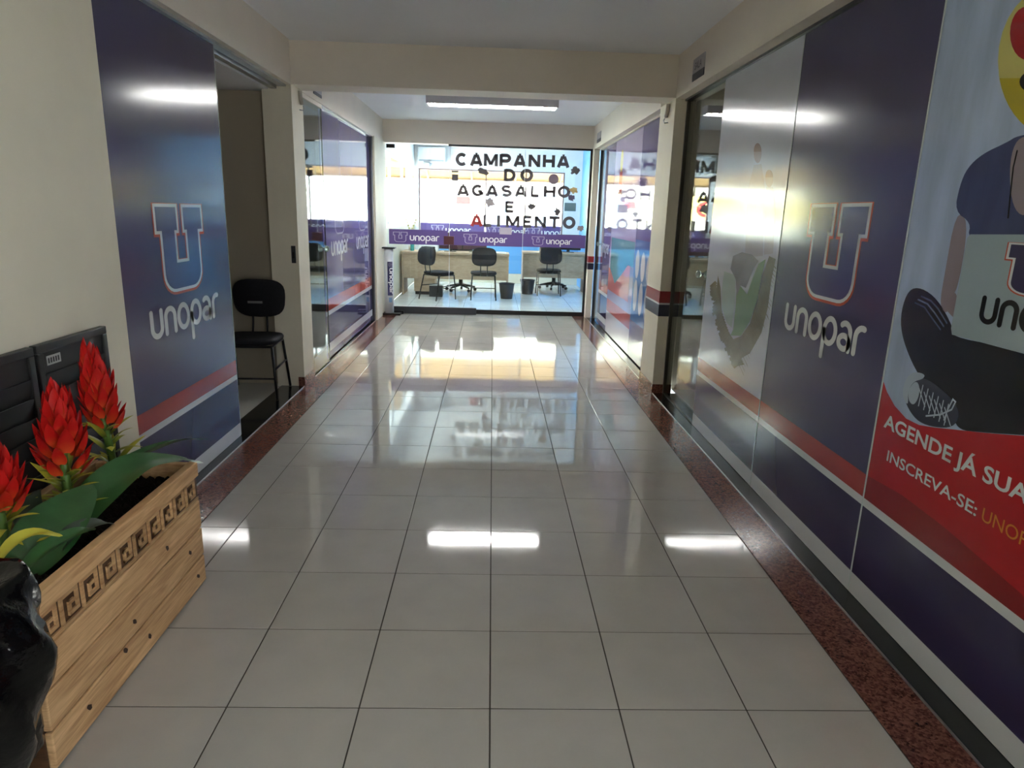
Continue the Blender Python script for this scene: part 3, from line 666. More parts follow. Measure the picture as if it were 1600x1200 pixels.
# back wall with the window opening
wb = struct(box('wall_office_back', -1.70, 1.90, YW, YW + .12, 0, .96, M_BLUEWALL))
struct(box('wall_office_head', -1.70, 1.90, YW, YW + .12, 2.385, 2.86, M_WHITE)); struct(box('wall_office_jamb', 1.53, 1.90, YW, YW + .12, .96, 2.385, M_WHITE))
struct(box('wall_office_corner', -1.70, -1.60, YW - .02, YW + .12, 0, 2.86, M_WHITE))
struct(box('wall_office_side', 1.90, 2.0, YE + .06, YW + .12, 0, 2.86, M_BLUEWALL))
struct(box('baseboard_office', -1.60, 1.90, YW - .015, YW, .0, .21, mat('cream_baseboard', srgb(232, 226, 206), .4)))
struct(box('wall_office_sill', -1.80, -1.68, YE + .12, YW, 0, 1.22, mat('cream_sill_wall', srgb(226, 216, 192), .5)))
struct(box('wall_office_top', -1.80, -1.68, YE + .12, YW, 2.40, 2.86, M_WHITE))
w2 = struct(pane('window_2', -1.60, 1.53, YW + .04, YW + .046, .98, 2.37))
MAUVE = mat('mauve_frame', srgb(134, 110, 116), .4, .3)
box('frame_head', -1.60, 1.53, YW + .01, YW + .07, 2.36, 2.385, MAUVE, w2); box('frame_foot', -1.60, 1.53, YW + .01, YW + .07, .96, .985, MAUVE, w2)
for xx in (-1.585, -.16, .70, 1.515): box('frame_mullion', xx - .013, xx + .013, YW + .012, YW + .068, .985, 2.36, MAUVE, w2)
w4 = struct(pane('window_4', -1.745, -1.739, YE + .12, YW, 1.22, 2.40))
for yy in (11.9, 13.5, 15.1): box('frame_mullion', -1.76, -1.72, yy - .02, yy + .02, 1.22, 2.40, mat('pale_frame', srgb(190, 196, 206), .4), w4)
for (x0, x1, la) in ((-1.57, -.175, 'violet lettered band on the office window above the left desk end'), (-.145, .685, 'violet lettered band on the office window, central pane'), (.715, 1.50, 'violet lettered band on the office window beside the pale wall strip')):
    band(x0, x1, .99, 1.26, YW + .038, la, x0 + (.25 if x0 < -1 else .06))
# air conditioner, wall lamp
ac = empty('air_conditioner', (-1.3, YW, 2.55), 0, 'white split air conditioner high on the office back wall', 'air conditioner')
box('body', -1.60, -1.02, YW - .22, YW - .001, 2.50, 2.80, mat('white_plastic', srgb(232, 234, 236), .35), ac, .03); box('vent_flap', -1.57, -1.05, YW - .226, YW - .20, 2.51, 2.55, mat('grey_plastic', srgb(170, 176, 184), .4), ac)
el = empty('emergency_light', (-1.42, YW - .23, 2.49), 0, 'small white emergency light below the air conditioner', 'lamp')
box('body', -1.50, -1.36, YW - .28, YW - .0, 2.42, 2.485, mat('white_plastic', srgb(232, 234, 236), .35), el, .008)
for s in (-1, 1):
    o = link('lamp_head', lathe_me('lamp_head', [(.012, 0), (.03, .02), (.034, .05), (.03, .052), (.0, .045)], 14), mat('lamp_white', srgb(240, 240, 240), .2), el, (-1.43 + s * .045, YW - .28, 2.45)); o.rotation_euler = (PI / 2 + .3, 0, s * .4)
# desks
def desk(x0, x1, y0, y1, label, ped):
    e = empty('office_desk', ((x0 + x1) / 2, (y0 + y1) / 2, 0), 0, label, 'desk', 'office desks')
    box('desk_top', x0, x1, y0, y1, .745, .785, M_DESK, e, .003)
    box('side_panel', x0 + .005, x0 + .035, y0 + .02, y1 - .02, .002, .745, M_DESK, e); box('side_panel', x1 - .035, x1 - .005, y0 + .02, y1 - .02, .002, .745, M_DESK, e)
    box('modesty_panel', x0 + .035, x1 - .035, y0 + .05, y0 + .07, .30, .745, M_DESK, e)
    if ped:
        pb = box('drawer_pedestal', x0 + .22, x0 + .60, y0 + .09, y1 - .03, .06, .66, M_DESK, e)
        for k in range(3):
            d = box('drawer', x0 + .23, x0 + .59, y1 - .03, y1 - .012, .08 + k * .19, .255 + k * .19, M_DESK, pb)
        box('plinth', x0 + .24, x0 + .58, y0 + .11, y1 - .05, .002, .06, M_BLACK, pb)
    return e
desk(-1.645, .318, 12.58, 13.22, 'long oak laminate desk with drawers, along the sill wall', True)
desk(.60, 1.87, 13.42, 14.06, 'oak laminate desk standing by the blue wall', False)
# chairs
FAB = mat('black_fabric', srgb(26, 26, 32), .75, 0, .3, ((40, 40, 40), .15), 0, (300, .2)); TUB = mat('black_tube', srgb(20, 20, 22), .35, .3)
def rounded_pad(name, w, d, t, curve=0, ex=3.0, n=28, m=6, crown=.3):
    """superellipse cushion lying in local x-y, thickness t along z"""
    vs, fs = [], []
    rings_ = [(0.0, .5), (.55, .5), (.85, .47), (.96, .36), (1.0, .12), (1.0, -.12), (.96, -.36), (.85, -.47), (.55, -.5), (0.0, -.5)]
    for (s, hz) in rings_:
        for k in range(n):
            a = 2 * PI * k / n; c, q = math.cos(a), math.sin(a)
            x = s * w / 2 * math.copysign(abs(c) ** (2 / ex), c); y = s * d / 2 * math.copysign(abs(q) ** (2 / ex), q)
            vs.append((x, y, hz * t + curve * (x / (w / 2)) ** 2))
    for i in range(len(rings_) - 1):
        for k in range(n): fs.append((i * n + k, i * n + (k + 1) % n, (i + 1) * n + (k + 1) % n, (i + 1) * n + k))
    me = mesh(name, vs, fs, True); bm = bmesh.new(); bm.from_mesh(me); bmesh.ops.remove_doubles(bm, verts=bm.verts, dist=1e-5); bmesh.ops.recalc_face_normals(bm, faces=bm.faces); bm.to_mesh(me); bm.free()
    me.polygons.foreach_set('use_smooth', [True] * len(me.polygons))
    return me
def make_chair(name, label, group):
    e = empty(name, (0, 0, 0), 0, label, 'chair', group)          # front faces -y
    link('seat', rounded_pad('seat', .46, .43, .055, 0, 4), FAB, e, (0, -.02, .47), False)
    b = link('backrest', rounded_pad('backrest', .43, .32, .055, -.035, 3.2), FAB, e, (0, .235, .765), False); b.rotation_euler = (PI / 2 + .12, 0, 0)
    for s in (-1, 1):
        link('back_support', tube_me('back_support', [(s * .06, .17, .43), (s * .06, .22, .46), (s * .058, .245, .56), (s * .055, .262, .74)], .009), TUB, e, (0, 0, 0), False)
        link('leg', tube_me('leg', [(s * .20, -.19, .435), (s * .215, -.205, .22), (s * .225, -.21, .012)], .011), TUB, e, (0, 0, 0), False)
        link('leg', tube_me('leg', [(s * .20, .15, .435), (s * .21, .205, .22), (s * .22, .25, .012)], .011), TUB, e, (0, 0, 0), False)
        link('side_rung', tube_me('side_rung', [(s * .214, -.2, .25), (s * .208, .19, .25)], .008), TUB, e, (0, 0, 0), False)
    link('front_rung', tube_me('front_rung', [(-.218, -.207, .18), (.218, -.207, .18)], .008), TUB, e, (0, 0, 0), False)
    link('seat_frame', tube_me('seat_frame', [(-.2, -.19, .435), (.2, -.19, .435), (.2, .15, .435), (-.2, .15, .435)], .011, 8, True), TUB, e, (0, 0, 0), False)
    return e
c0 = make_chair('visitor_chair', 'black padded chair standing in the side room doorway', 'black visitor chairs')
c0.location = (-1.93, 5.50, 0); c0.rotation_euler = (0, 0, .05)
tagm = box('paper_tag', -2.02, -1.90, 5.69, 5.70, .725, .745, mat('tag_grey', srgb(120, 120, 120), .6)); bpy.data.objects.remove(tagm)
pt = link('back_tag', box_me('back_tag', .12, .02, .003), mat('tag_grey', srgb(120, 120, 120), .6), c0, (-.02, .200, .735), False); pt.rotation_euler = (PI / 2 + .12, 0, 0)
for (x, y, rz_, la) in ((-.93, 11.98, PI - .75, 'black padded chair turned aside at the long desk'), (-.14, 12.16, PI + .03, 'black padded chair squarely facing the long desk'), (1.09, 13.06, PI, 'black padded chair facing the desk by the blue wall')):
    c = copy_tree(c0); c.location = (x, y, 0); c.rotation_euler = (0, 0, rz_); c['label'] = la
    for ch in list(c.children):
        if ch.name.startswith('back_tag'): bpy.data.objects.remove(ch)
def make_swivel(label):
    e = empty('swivel_chair', (0, 0, 0), 0, label, 'chair', 'swivel chairs behind the desks')
    link('seat', rounded_pad('seat', .48, .46, .07, 0, 4), FAB, e, (0, 0, .50), False)
    b = link('backrest', rounded_pad('backrest', .44, .40, .06, -.03, 3.2), FAB, e, (0, .24, .80), False); b.rotation_euler = (PI / 2 + .1, 0, 0)
    link('back_stem', tube_me('back_stem', [(0, .12, .46), (0, .24, .48), (0, .28, .72)], .018), TUB, e, (0, 0, 0), False)
    link('column', tube_me('column', [(0, 0, .10), (0, 0, .30), (0, 0, .301), (0, 0, .47)], [.04, .04, .022, .022], 12), TUB, e, (0, 0, 0), False)
    for k in range(5):
        a = 2 * PI * k / 5 + .3; dx, dy = math.cos(a), math.sin(a)
        l = link('base_leg', tube_me('base_leg', [(.02 * dx, .02 * dy, .125), (.15 * dx, .15 * dy, .105), (.29 * dx, .29 * dy, .08)], [.03, .024, .016], 8), TUB, e, (0, 0, 0), False)
        w = link('caster', tube_me('caster', [(.29 * dx - .02 * dy, .29 * dy + .02 * dx, .032), (.29 * dx + .02 * dy, .29 * dy - .02 * dx, .032)], .03, 12), TUB, l, (0, 0, 0), False)
    return e
s0 = make_swivel('black swivel chair behind the long desk'); s0.location = (-.60, 13.42, 0)
s1 = copy_tree(s0); s1.location = (1.30, 14.25, 0); s1['label'] = 'black swivel chair behind the desk by the blue wall'; s1.rotation_euler = (0, 0, .4)
# waste bins, computer box, desk clutter
PLB = mat('charcoal_plastic', srgb(44, 45, 52), .45)
def bin_(x, y, label):
    e = empty('waste_basket', (x, y, 0), 0, label, 'bin', 'small office bins')
    link('body', lathe_me('body', [(.105, .002), (.14, .27), (.134, .27), (.10, .012)], 20, False), PLB, e, (0, 0, 0), False); link('floor_disc', lathe_me('floor_disc', [(.101, .002), (.101, .014)], 20), PLB, e, (0, 0, 0), False)
    link('rim', tube_me('rim', [(.14 * math.cos(2 * PI * k / 20), .14 * math.sin(2 * PI * k / 20), .272) for k in range(20)], .008, 6, True), PLB, e, (0, 0, 0), False)
bin_(.28, 12.40, 'charcoal waste basket in front of the long desk end'); bin_(.70, 13.20, 'charcoal waste basket beside the desk by the blue wall')
cp = empty('computer_case', (-1.0, 12.45, 0), 0, 'low dark crate with pale lid in front of the long desk', 'box')
box('body', -1.12, -.88, 12.36, 12.54, .002, .20, PLB, cp, .006); box('lid', -1.12, -.88, 12.355, 12.545, .20, .222, mat('pale_plastic', srgb(196, 196, 190), .4), cp, .004)
def monitor(x, y, w, label, m):
    e = empty('monitor', (x, y, .785), 0, label, 'monitor', 'desk monitors')
    box('screen', x - w / 2, x + w / 2, y - .02, y + .015, .83, 1.13, m, e, .006); box('stand', x - .03, x + .03, y - .01, y + .02, .79, .85, M_BLACK, e); box('foot', x - .11, x + .11, y - .08, y + .08, .7855, .797, M_BLACK, e)
MAR = mat('maroon_plastic', srgb(72, 40, 52), .4)
monitor(-.78, 12.98, .42, 'dark maroon monitor on the long desk, beside the white printer', MAR); monitor(-.32, 13.0, .44, 'dark maroon monitor on the long desk, behind the squarely set chair', MAR); monitor(1.52, 13.8, .5, 'dark flat monitor on the desk by the blue wall', M_BLACK)
pr_ = empty('printer', (-1.15, 12.95, .785), 0, 'white desktop printer on the long desk', 'printer')
box('body', -1.36, -.99, 12.80, 13.15, .786, .96, mat('white_plastic', srgb(232, 234, 236), .35), pr_, .012); box('paper_slot', -1.30, -1.05, 12.796, 12.81, .84, .87, M_BLACK, pr_); box('lid', -1.35, -1.0, 12.81, 13.14, .96, .98, mat('grey_plastic', srgb(170, 176, 184), .4), pr_, .004)
bt = empty('water_bottle', (-1.47, 12.8, .785), 0, 'teal and white bottle at the desk end near the sill', 'bottle')
link('body', lathe_me('body', [(.0, .0), (.034, .002), (.036, .14), (.03, .17), (.014, .2), (.014, .215), (0, .215)], 16, False), mat('teal_plastic', srgb(70, 170, 170), .25), bt, (0, 0, .001), False); link('cap', lathe_me('cap', [(0, .215), (.017, .215), (.017, .24), (0, .24)], 12, False), mat('white_plastic', srgb(232, 234, 236), .35), bt, (0, 0, .001), False)
lm = mat('leaf_green', srgb(88, 120, 52), .4)
ob = empty('potted_orchid', (-1.52, 13.06, .785), 0, 'thin orchid stems in a small pot on the desk end', 'plant')
link('pot', lathe_me('pot', [(0, 0), (.045, .001), (.055, .1), (.048, .1), (.04, .02), (0, .02)], 16, False), mat('white_pot', srgb(220, 216, 208), .4), ob, (0, 0, .001), False)
for s in (-1, 1):
    st = link('stem', tube_me('stem', [(0, 0, .02), (s * .02, 0, .3), (s * .06, 0, .48), (s * .10, -.01, .56)], .004, 6), lm, ob, (0, 0, .001), False)
    for k in range(4):
        f = link('flower', rounded_pad('flower', .035, .035, .012, .006, 2, 10), mat('orchid_petal', srgb(150, 140, 90), .5), st, (s * (.03 + .02 * k), -.01, .40 + .05 * k), False); f.rotation_euler = (1.2, .3 * k, 0)
pa = tag(box('paper_stack', .02, .26, 12.72, 13.0, .7865, .80, M_WHITE, None, .001), 'white paper stack on the clear end of the long desk', 'paper')
for k, (y, z, w, la) in enumerate(((12.3, 2.1, .5, 'thin white shelf strip high on the blue wall'), (12.6, 1.68, .34, 'white picture card on the blue wall, upper one'), (12.7, 1.40, .3, 'white picture card on the blue wall, lower one'))):
    o = box('wall_card', 1.885, 1.8995, y - w / 2, y + w / 2, z - (.015 if k == 0 else .07), z + (.015 if k == 0 else .07), M_WHITE); tag(o, la, 'wall card')

# totem in front of the door
to = empty('sign_totem', (-1.50, 10.08, 0), 0, 'slim white sign post with navy strip in front of the glass door', 'sign')
link('post', lathe_me('post', [(.066, .03), (.066, .965)], 28), mat('totem_white', srgb(206, 212, 220), .4), to, (0, 0, 0), False)
box('cap', -.10, .10, -.08, .08, .965, .985, M_BLACK, to, .004, False); box('base', -.12, .17, -.10, .10, .003, .03, M_BLACK, to, .004, False); box('base_foot', .05, .20, .06, .12, .003, .055, M_BLACK, to, .01, False)
def curved(name, a0, a1, z0, z1, r, m, par):
    n = 10; vs = []; fs = []
    for k in range(n + 1):
        a = a0 + (a1 - a0) * k / n
        vs += [(r * math.cos(a), r * math.sin(a), z0), (r * math.cos(a), r * math.sin(a), z1)]
    for k in range(n): fs.append((2 * k, 2 * k + 2, 2 * k + 3, 2 * k + 1))
    return link(name, mesh(name, vs, fs), m, par, (0, 0, 0), False)
st_ = curved('navy_strip', -1.75, -.55, .29, .78, .0668, mat('totem_navy', srgb(40, 42, 88), .4), to)
curved('blue_mark', -1.5, -.8, .19, .26, .0668, mat('totem_blue', srgb(120, 160, 200), .4), to)
tp = Plane((-1.50 + .069 * math.cos(-1.15), 10.08 + .069 * math.sin(-1.15), 0), (0, 0, -1), Vector((math.cos(-1.15 + PI / 2), math.sin(-1.15 + PI / 2), 0)))
decal('lettering', word_polys('unopar', -.69, -.012, .38, .045), tp, .0012, mat('band_white', srgb(240, 240, 244), .3), to)
logo(tp, -.765, -.018, .055, .05, to, (None, BLINE, mat('totem_navy', srgb(40, 42, 88), .4)), .0006)

# ------------------------------------------------------------------ corridor fittings
lampf = empty('ceiling_lamp', (-.03, 8.2, ZC), 0, 'white twin tube ceiling lamp behind the cross beam', 'lamp')
M_LAMPW = mat('lamp_housing', srgb(206, 206, 206), .4)
LX0, LX1 = -.75, .69
box('housing', LX0, LX1, 8.10, 8.34, 2.735, ZC - .0005, M_LAMPW, lampf); box('side_flange', LX0, LX1, 8.095, 8.105, 2.672, ZC - .002, M_LAMPW, lampf); box('side_flange', LX0, LX1, 8.335, 8.345, 2.672, ZC - .002, M_LAMPW, lampf)
box('end_cap', LX0 - .02, LX0, 8.095, 8.345, 2.672, ZC - .001, M_LAMPW, lampf); box('end_cap', LX1, LX1 + .02, 8.095, 8.345, 2.672, ZC - .001, M_LAMPW, lampf)
M_TUBE = mat('lit_tube', (1, .99, .96, 1), .4, emit=42)
for yy in (8.165, 8.275): link('lamp_tube', tube_me('lamp_tube', [(LX0 + .02, yy, 2.695), (LX1 - .02, yy, 2.695)], .014, 12), M_TUBE, lampf)
for k in range(17): box('louvre_blade', LX0 + .05 + k * .083, LX0 + .052 + k * .083, 8.106, 8.334, 2.675, 2.70, M_LAMPW, lampf)
# room sign plates
SG = mat('sign_grey', srgb(168, 166, 170), .4); SGD = mat('sign_navy', srgb(38, 36, 52), .4)
def sign(x, y0, y1, z0, z1, s, label, txt):
    e = empty('room_sign', (x, (y0 + y1) / 2, z0), 0, label, 'sign'); zm = z0 + (z1 - z0) * .33
    xa, xb = (x - .006, x) if s < 0 else (x, x + .006)
    box('plate', xa, xb, y0, y1, zm, z1, SG, e); box('dark_plate', xa, xb, y0, y1, z0, zm, SGD, e)
    if txt:
        pln = Plane((xa, 0, 0), (0, -1, 0), (0, 0, 1)) if s < 0 else Plane((xb, 0, 0), (0, 1, 0), (0, 0, 1))
        text('lettering', txt, pln, -(y1) + .05 if s < 0 else y0 + .05, zm + .02, (y1 - y0) * .6, .05, .001, SGD, e, .01)
sign(XR, 5.06, 5.34, 2.487, 2.635, -1, 'grey room sign above the clear door beside the globe pane', 'SALA')
sign(XR, 9.72, 10.05, 2.50, 2.63, -1, 'small grey room sign above the far violet panes', None)
sign(XL, 6.46, 6.75, 2.485, 2.56, 1, 'small grey room sign above the clear door with dark edge', None)
# cable ends and hook at pillar tops
CAB = mat('white_cable', srgb(190, 184, 172), .5)
def stub(x, y, s, label):
    e = empty('wall_hook', (x, y, 2.30), 0, label, 'hook')
    link('conduit_end', tube_me('conduit_end', [(x + s * .012, y, 2.43), (x + s * .014, y + .01, 2.37), (x + s * .016, y + .03, 2.33)], .016, 8), CAB, e)
    link('hook', tube_me('hook', [(x, y + .01, 2.285), (x + s * .03, y + .01, 2.28), (x + s * .04, y + .01, 2.30), (x + s * .03, y + .01, 2.315)], .005, 6), M_ALU, e)
stub(XL, 5.98, 1, 'pale conduit end and hook on the pillar by the side room'); stub(XR, 5.98, -1, 'pale conduit end and hook on the taped pillar')
sw = empty('strike_plate', (-1.72, 5.77, 1.1), 0, 'grey metal strike plate on the side room door jamb', 'strike plate')
box('plate', -1.66, -1.625, 5.765, 5.7705, 1.06, 1.20, M_GREYALU, sw); box('latch_hole', -1.65, -1.635, 5.7635, 5.766, 1.10, 1.15, M_BLACK, sw)
# louvred cabinet in the near wall
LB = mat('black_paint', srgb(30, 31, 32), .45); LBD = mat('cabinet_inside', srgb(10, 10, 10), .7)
def louvre(y0, y1, label, stick):
    e = empty('louvred_cabinet', (XL, (y0 + y1) / 2, .30), 0, label, 'cabinet', 'black louvred cabinet doors')
    z0, z1 = .30, 1.02; f = .05
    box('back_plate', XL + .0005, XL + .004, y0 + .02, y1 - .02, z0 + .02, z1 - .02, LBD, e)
    fr = box('frame_rail', XL + .0005, XL + .028, y0, y1, z1 - .03, z1, LB, e, .003); box('frame_rail', XL + .0005, XL + .028, y0, y1, z0, z0 + .03, LB, e, .003)
    box('frame_stile', XL + .0005, XL + .028, y0, y0 + .03, z0 + .03, z1 - .03, LB, e, .003); box('frame_stile', XL + .0005, XL + .028, y1 - .03, y1, z0 + .03, z1 - .03, LB, e, .003)
    box('top_panel', XL + .004, XL + .02, y0 + .03, y1 - .03, z1 - .11, z1 - .03, LB, e)
    sm = box_me('slat', .004, y1 - y0 - .062, .085); sm.materials.append(LB)
    for k in range(8):
        s = link('slat', sm, None, e, (XL + .018, (y0 + y1) / 2, z1 - .15 - k * .068)); s.rotation_euler = (0, .18, 0)
    if stick:
        s = box('maker_sticker', XL + .02, XL + .0208, y0 + .055, y0 + .135, z1 - .082, z1 - .048, mat('sticker_white', srgb(170, 172, 170), .5), e)
        for k in range(5): box('sticker_mark', XL + .0208, XL + .0212, y0 + .062 + k * .014, y0 + .070 + k * .014, z1 - .075, z1 - .056, M_BLACK, s)
louvre(2.362, 2.80, 'black louvred cabinet door with white sticker, beside the navy sliding panel', True); louvre(1.90, 2.345, 'black louvred cabinet door behind the leftmost red flower', False)
# conduit below, on the near wall
# ------------------------------------------------------------------ planter and plants
PX0, PX1, PY0, PY1 = -1.565, -1.155, 1.575, 2.570
plt = empty('wooden_planter', ((PX0 + PX1) / 2, (PY0 + PY1) / 2, 0), 0, 'pine planter box with carved key frieze, under the red flowers', 'planter')
zc = [.006, .124, .244, .364]
for k in range(3): box('plank', PX1 - .022, PX1, PY0, PY1, zc[k] + .0025, zc[k + 1] - .0035, M_WOOD, plt, .004)
fb = box('frieze_board', PX1 - .022, PX1 - .006, PY0, PY1, .365, .465, M_WOODDARK, plt)
box('rim_board', PX1 - .03, PX1 + .004, PY0, PY1 + .004, .464, .524, M_WOOD, plt, .004)
box('rim_board', PX0 - .004, PX0 + .03, PY0, PY1 + .004, .464, .524, M_WOOD, plt, .004)
for yy in (PY0, PY1 - .026): box('rim_board', PX0 + .03, PX1 - .03, yy, yy + .03, .464, .522, M_WOOD, plt, .004)
for k in range(3):
    box('end_plank', PX0, PX1 - .022, PY0, PY0 + .02, zc[k] + .001, zc[k + 1] - .0015, M_WOODDARK, plt, .0015); box('end_plank', PX0, PX1 - .022, PY1 - .02, PY1, zc[k] + .001, zc[k + 1] - .0015, M_WOOD, plt, .0015)  # near end darker: its shade is put into the wood colour
    box('rear_plank', PX0, PX0 + .02, PY0 + .02, PY1 - .02, zc[k] + .001, zc[k + 1] - .0015, M_WOOD, plt, .0015)
for yy in (PY0, PY1 - .02): box('end_board', PX0, PX1 - .022, yy, yy + .02, .3635, .463, M_WOOD, plt)
# Greek key, one raised piece per turn
kp = [(.02, .06), (.02, .94), (.80, .94), (.80, .30), (.40, .30), (.40, .62), (.58, .62)]
def key_me(w, h, t):
    bm = bmesh.new()
    segs = [(kp[i], kp[i + 1]) for i in range(len(kp) - 1)] + [((.02, .06), (1.02, .06))]
    for (a, b) in segs:
        x0, x1 = min(a[0], b[0]) - .065, max(a[0], b[0]) + .065; y0, y1 = min(a[1], b[1]) - .06, max(a[1], b[1]) + .06
        r = bmesh.ops.create_cube(bm, size=1)
        for v in r['verts']: v.co = Vector(((v.co.x + .5) * t, (x0 + (v.co.y + .5) * (x1 - x0)) * w, (y0 + (v.co.z + .5) * (y1 - y0)) * h))
    return bm_mesh('greek_key', bm)
nk = 10; kw = (PY1 - PY0 - .02) / nk
km = key_me(kw * .93, .098, .0062); km.materials.append(M_WOOD)
for k in range(nk): link('greek_key', km, None, fb, (PX1 - .0063, PY0 + .012 + k * kw, .366))
for (yy, zz) in ((1.74, .07), (1.95, .11), (2.02, .17), (2.1, .06), (2.28, .3), (2.45, .19), (2.5, .06)):
    q = decal('wood_knot', [blob(yy, zz, .008, .014, 12, .2, int(yy * 99), .8)], Plane((PX1, 0, 0), (0, 1, 0), (0, 0, 1)), .0004, mat('knot', srgb(58, 36, 22), .6), plt)
# soil: lumpy dark bark
bm = bmesh.new(); bmesh.ops.create_grid(bm, x_segments=34, y_segments=70, size=.5)
for v in bm.verts: v.co = Vector((PX0 + .03 + (v.co.x + .5) * (PX1 - PX0 - .058), PY0 + .02 + (v.co.y + .5) * (PY1 - PY0 - .044), .452 + random.random() * .026))
so = link('soil', bm_mesh('soil', bm), mat('dark_bark', srgb(34, 26, 20), .9, 0, .2, ((60, 60, 60), .4)), plt); so['kind'] = 'stuff'
box('liner', PX0 + .021, PX1 - .023, PY0 + .021, PY1 - .021, .39, .45, mat('liner_black', srgb(16, 14, 12), .8), plt)
# leaf blades
def blade_me(name, L, W, bend=.3, fold=.25, n=8, tip=1.0):
    """pointed leaf from the origin along +z, bending towards +x, folded along its rib"""
    vs, fs = [], []
    x = z = 0; ang = 0
    for i in range(n + 1):
        t = i / n; w = W / 2 * (math.sin(PI * min(1, (t * .92 + .08)) ** .75)) ** .8 if t < 1 else 0
        ca, sa = math.cos(ang), math.sin(ang)
        for s in (-1, 0, 1):
            lift = abs(s) * w * fold
            vs.append((x + ca * lift, s * w, z - sa * lift))
        ang += bend / n; x += math.sin(ang) * L / n; z += math.cos(ang) * L / n
    for i in range(n):
        for c in (0, 1): a = i * 3 + c; fs.append((a, a + 1, a + 4, a + 3))
    me = mesh(name, vs, fs, True)
    return me
def two_tone(name, c0, c1, axis_len, rough=.4, trans=.15):
    m, n, l, b = nodes(name)
    tc = n.new('ShaderNodeTexCoord'); sp = n.new('ShaderNodeSeparateXYZ'); l.new(tc.outputs['Object'], sp.inputs[0])
    mr = n.new('ShaderNodeMapRange'); mr.inputs[2].default_value = axis_len; l.new(sp.outputs[2], mr.inputs[0])
    nz = n.new('ShaderNodeTexNoise'); nz.inputs['Scale'].default_value = 35; l.new(tc.outputs['Object'], nz.inputs['Vector'])
    ad = n.new('ShaderNodeMath'); ad.operation = 'MULTIPLY_ADD'; ad.inputs[1].default_value = .5; l.new(nz.outputs[0], ad.inputs[0]); l.new(mr.outputs[0], ad.inputs[2])
    cr = n.new('ShaderNodeValToRGB'); cr.color_ramp.elements[0].position = .25; cr.color_ramp.elements[1].position = 1.15 if False else 1.0
    cr.color_ramp.elements[0].color = c0; cr.color_ramp.elements[1].color = c1
    l.new(ad.outputs[0], cr.inputs[0]); l.new(cr.outputs[0], b.inputs['Base Color']); b.inputs['Roughness'].default_value = rough
    return m
M_BRACT = two_tone('red_bract', srgb(214, 84, 40), srgb(196, 28, 26), .06); M_SMALL = two_tone('yellow_green_leaf', srgb(70, 96, 36), srgb(196, 190, 62), .085)
M_BROAD = mat('broad_leaf', srgb(54, 96, 52), .32, 0, .5, ((14, 14, 14), .18)); M_BROAD2 = mat('grey_leaf', srgb(70, 84, 72), .4, 0, .5, ((14, 14, 14), .18))
BR = [blade_me('bract', L, W, b, .45) for L, W, b in ((.115, .048, .10), (.108, .049, .25), (.092, .042, .45))]
for m in BR: m.materials.append(M_BRACT)
SL = [blade_me('leaf', L, W, b, .3) for L, W, b in ((.11, .026, .9), (.09, .024, 1.2), (.14, .03, .7))]
for m in SL: m.materials.append(M_SMALL)
def bromeliad(x, y, z0, zf, zt, fat, label, seed, leanx=0, leany=0):
    """z0 soil, zf foot of the flower head, zt its tip"""
    r = random.Random(seed)
    e = empty('bromeliad', (x, y, z0), 0, label, 'plant', 'red bromeliads in the planter')
    def axis(z): t = z - z0; return Vector((x + leanx * t, y + leany * t, z))
    link('stem', tube_me('stem', [axis(z0 - .02), axis((z0 + zf) / 2), axis(zf), axis(zt - .07)], [.016, .014, .014, .008], 8), lm, e)
    n = 52
    for k in range(n):
        t = k / (n - 1); z = zf + (zt - zf - .075) * t
        a = k * 2.39996 + r.uniform(-.2, .2)
        tilt = (.60 - .50 * t) * fat * r.uniform(.8, 1.25)
        m = BR[0 if t > .66 else (1 if t > .25 else 2)]
        rad = .036 * (1 - t) ** .7 * fat + .004
        p = axis(z) + Vector((math.cos(a) * rad, math.sin(a) * rad, 0))
        b = link('bract', m, None, e, p)
        b.rotation_euler = (0, tilt * .62, a); s = r.uniform(.85, 1.12) * (1 - .12 * t); b.scale = (s, s, s)
        if k == 0: pass
    nl = 26
    for k in range(nl):
        t = k / (nl - 1); z = z0 + .0 + (zf - z0 + .012) * t
        a = k * 2.39996 + .7; m = SL[k % 3]
        b = link('leaf', m, None, e, axis(z) + Vector((math.cos(a) * .012, math.sin(a) * .012, 0)))
        b.rotation_euler = (0, .75 + r.uniform(-.15, .3) - .25 * t, a); s = r.uniform(.8, 1.15); b.scale = (s, s, s)
    return e
SZ = .475
bromeliad(-1.42, 2.48, SZ, .70, 1.02, .82, 'tallest slim red bromeliad, nearest the navy sliding panel', 1, 0, -.16)
bromeliad(-1.40, 2.145, SZ, .635, .935, 1.1, 'broad red bromeliad in the middle of the planter', 2, 0, .06)
bromeliad(-1.41, 1.86, SZ, .63, .845, 1.0, 'red bromeliad half out of view, nearest the black bag', 3, -.05, .05)
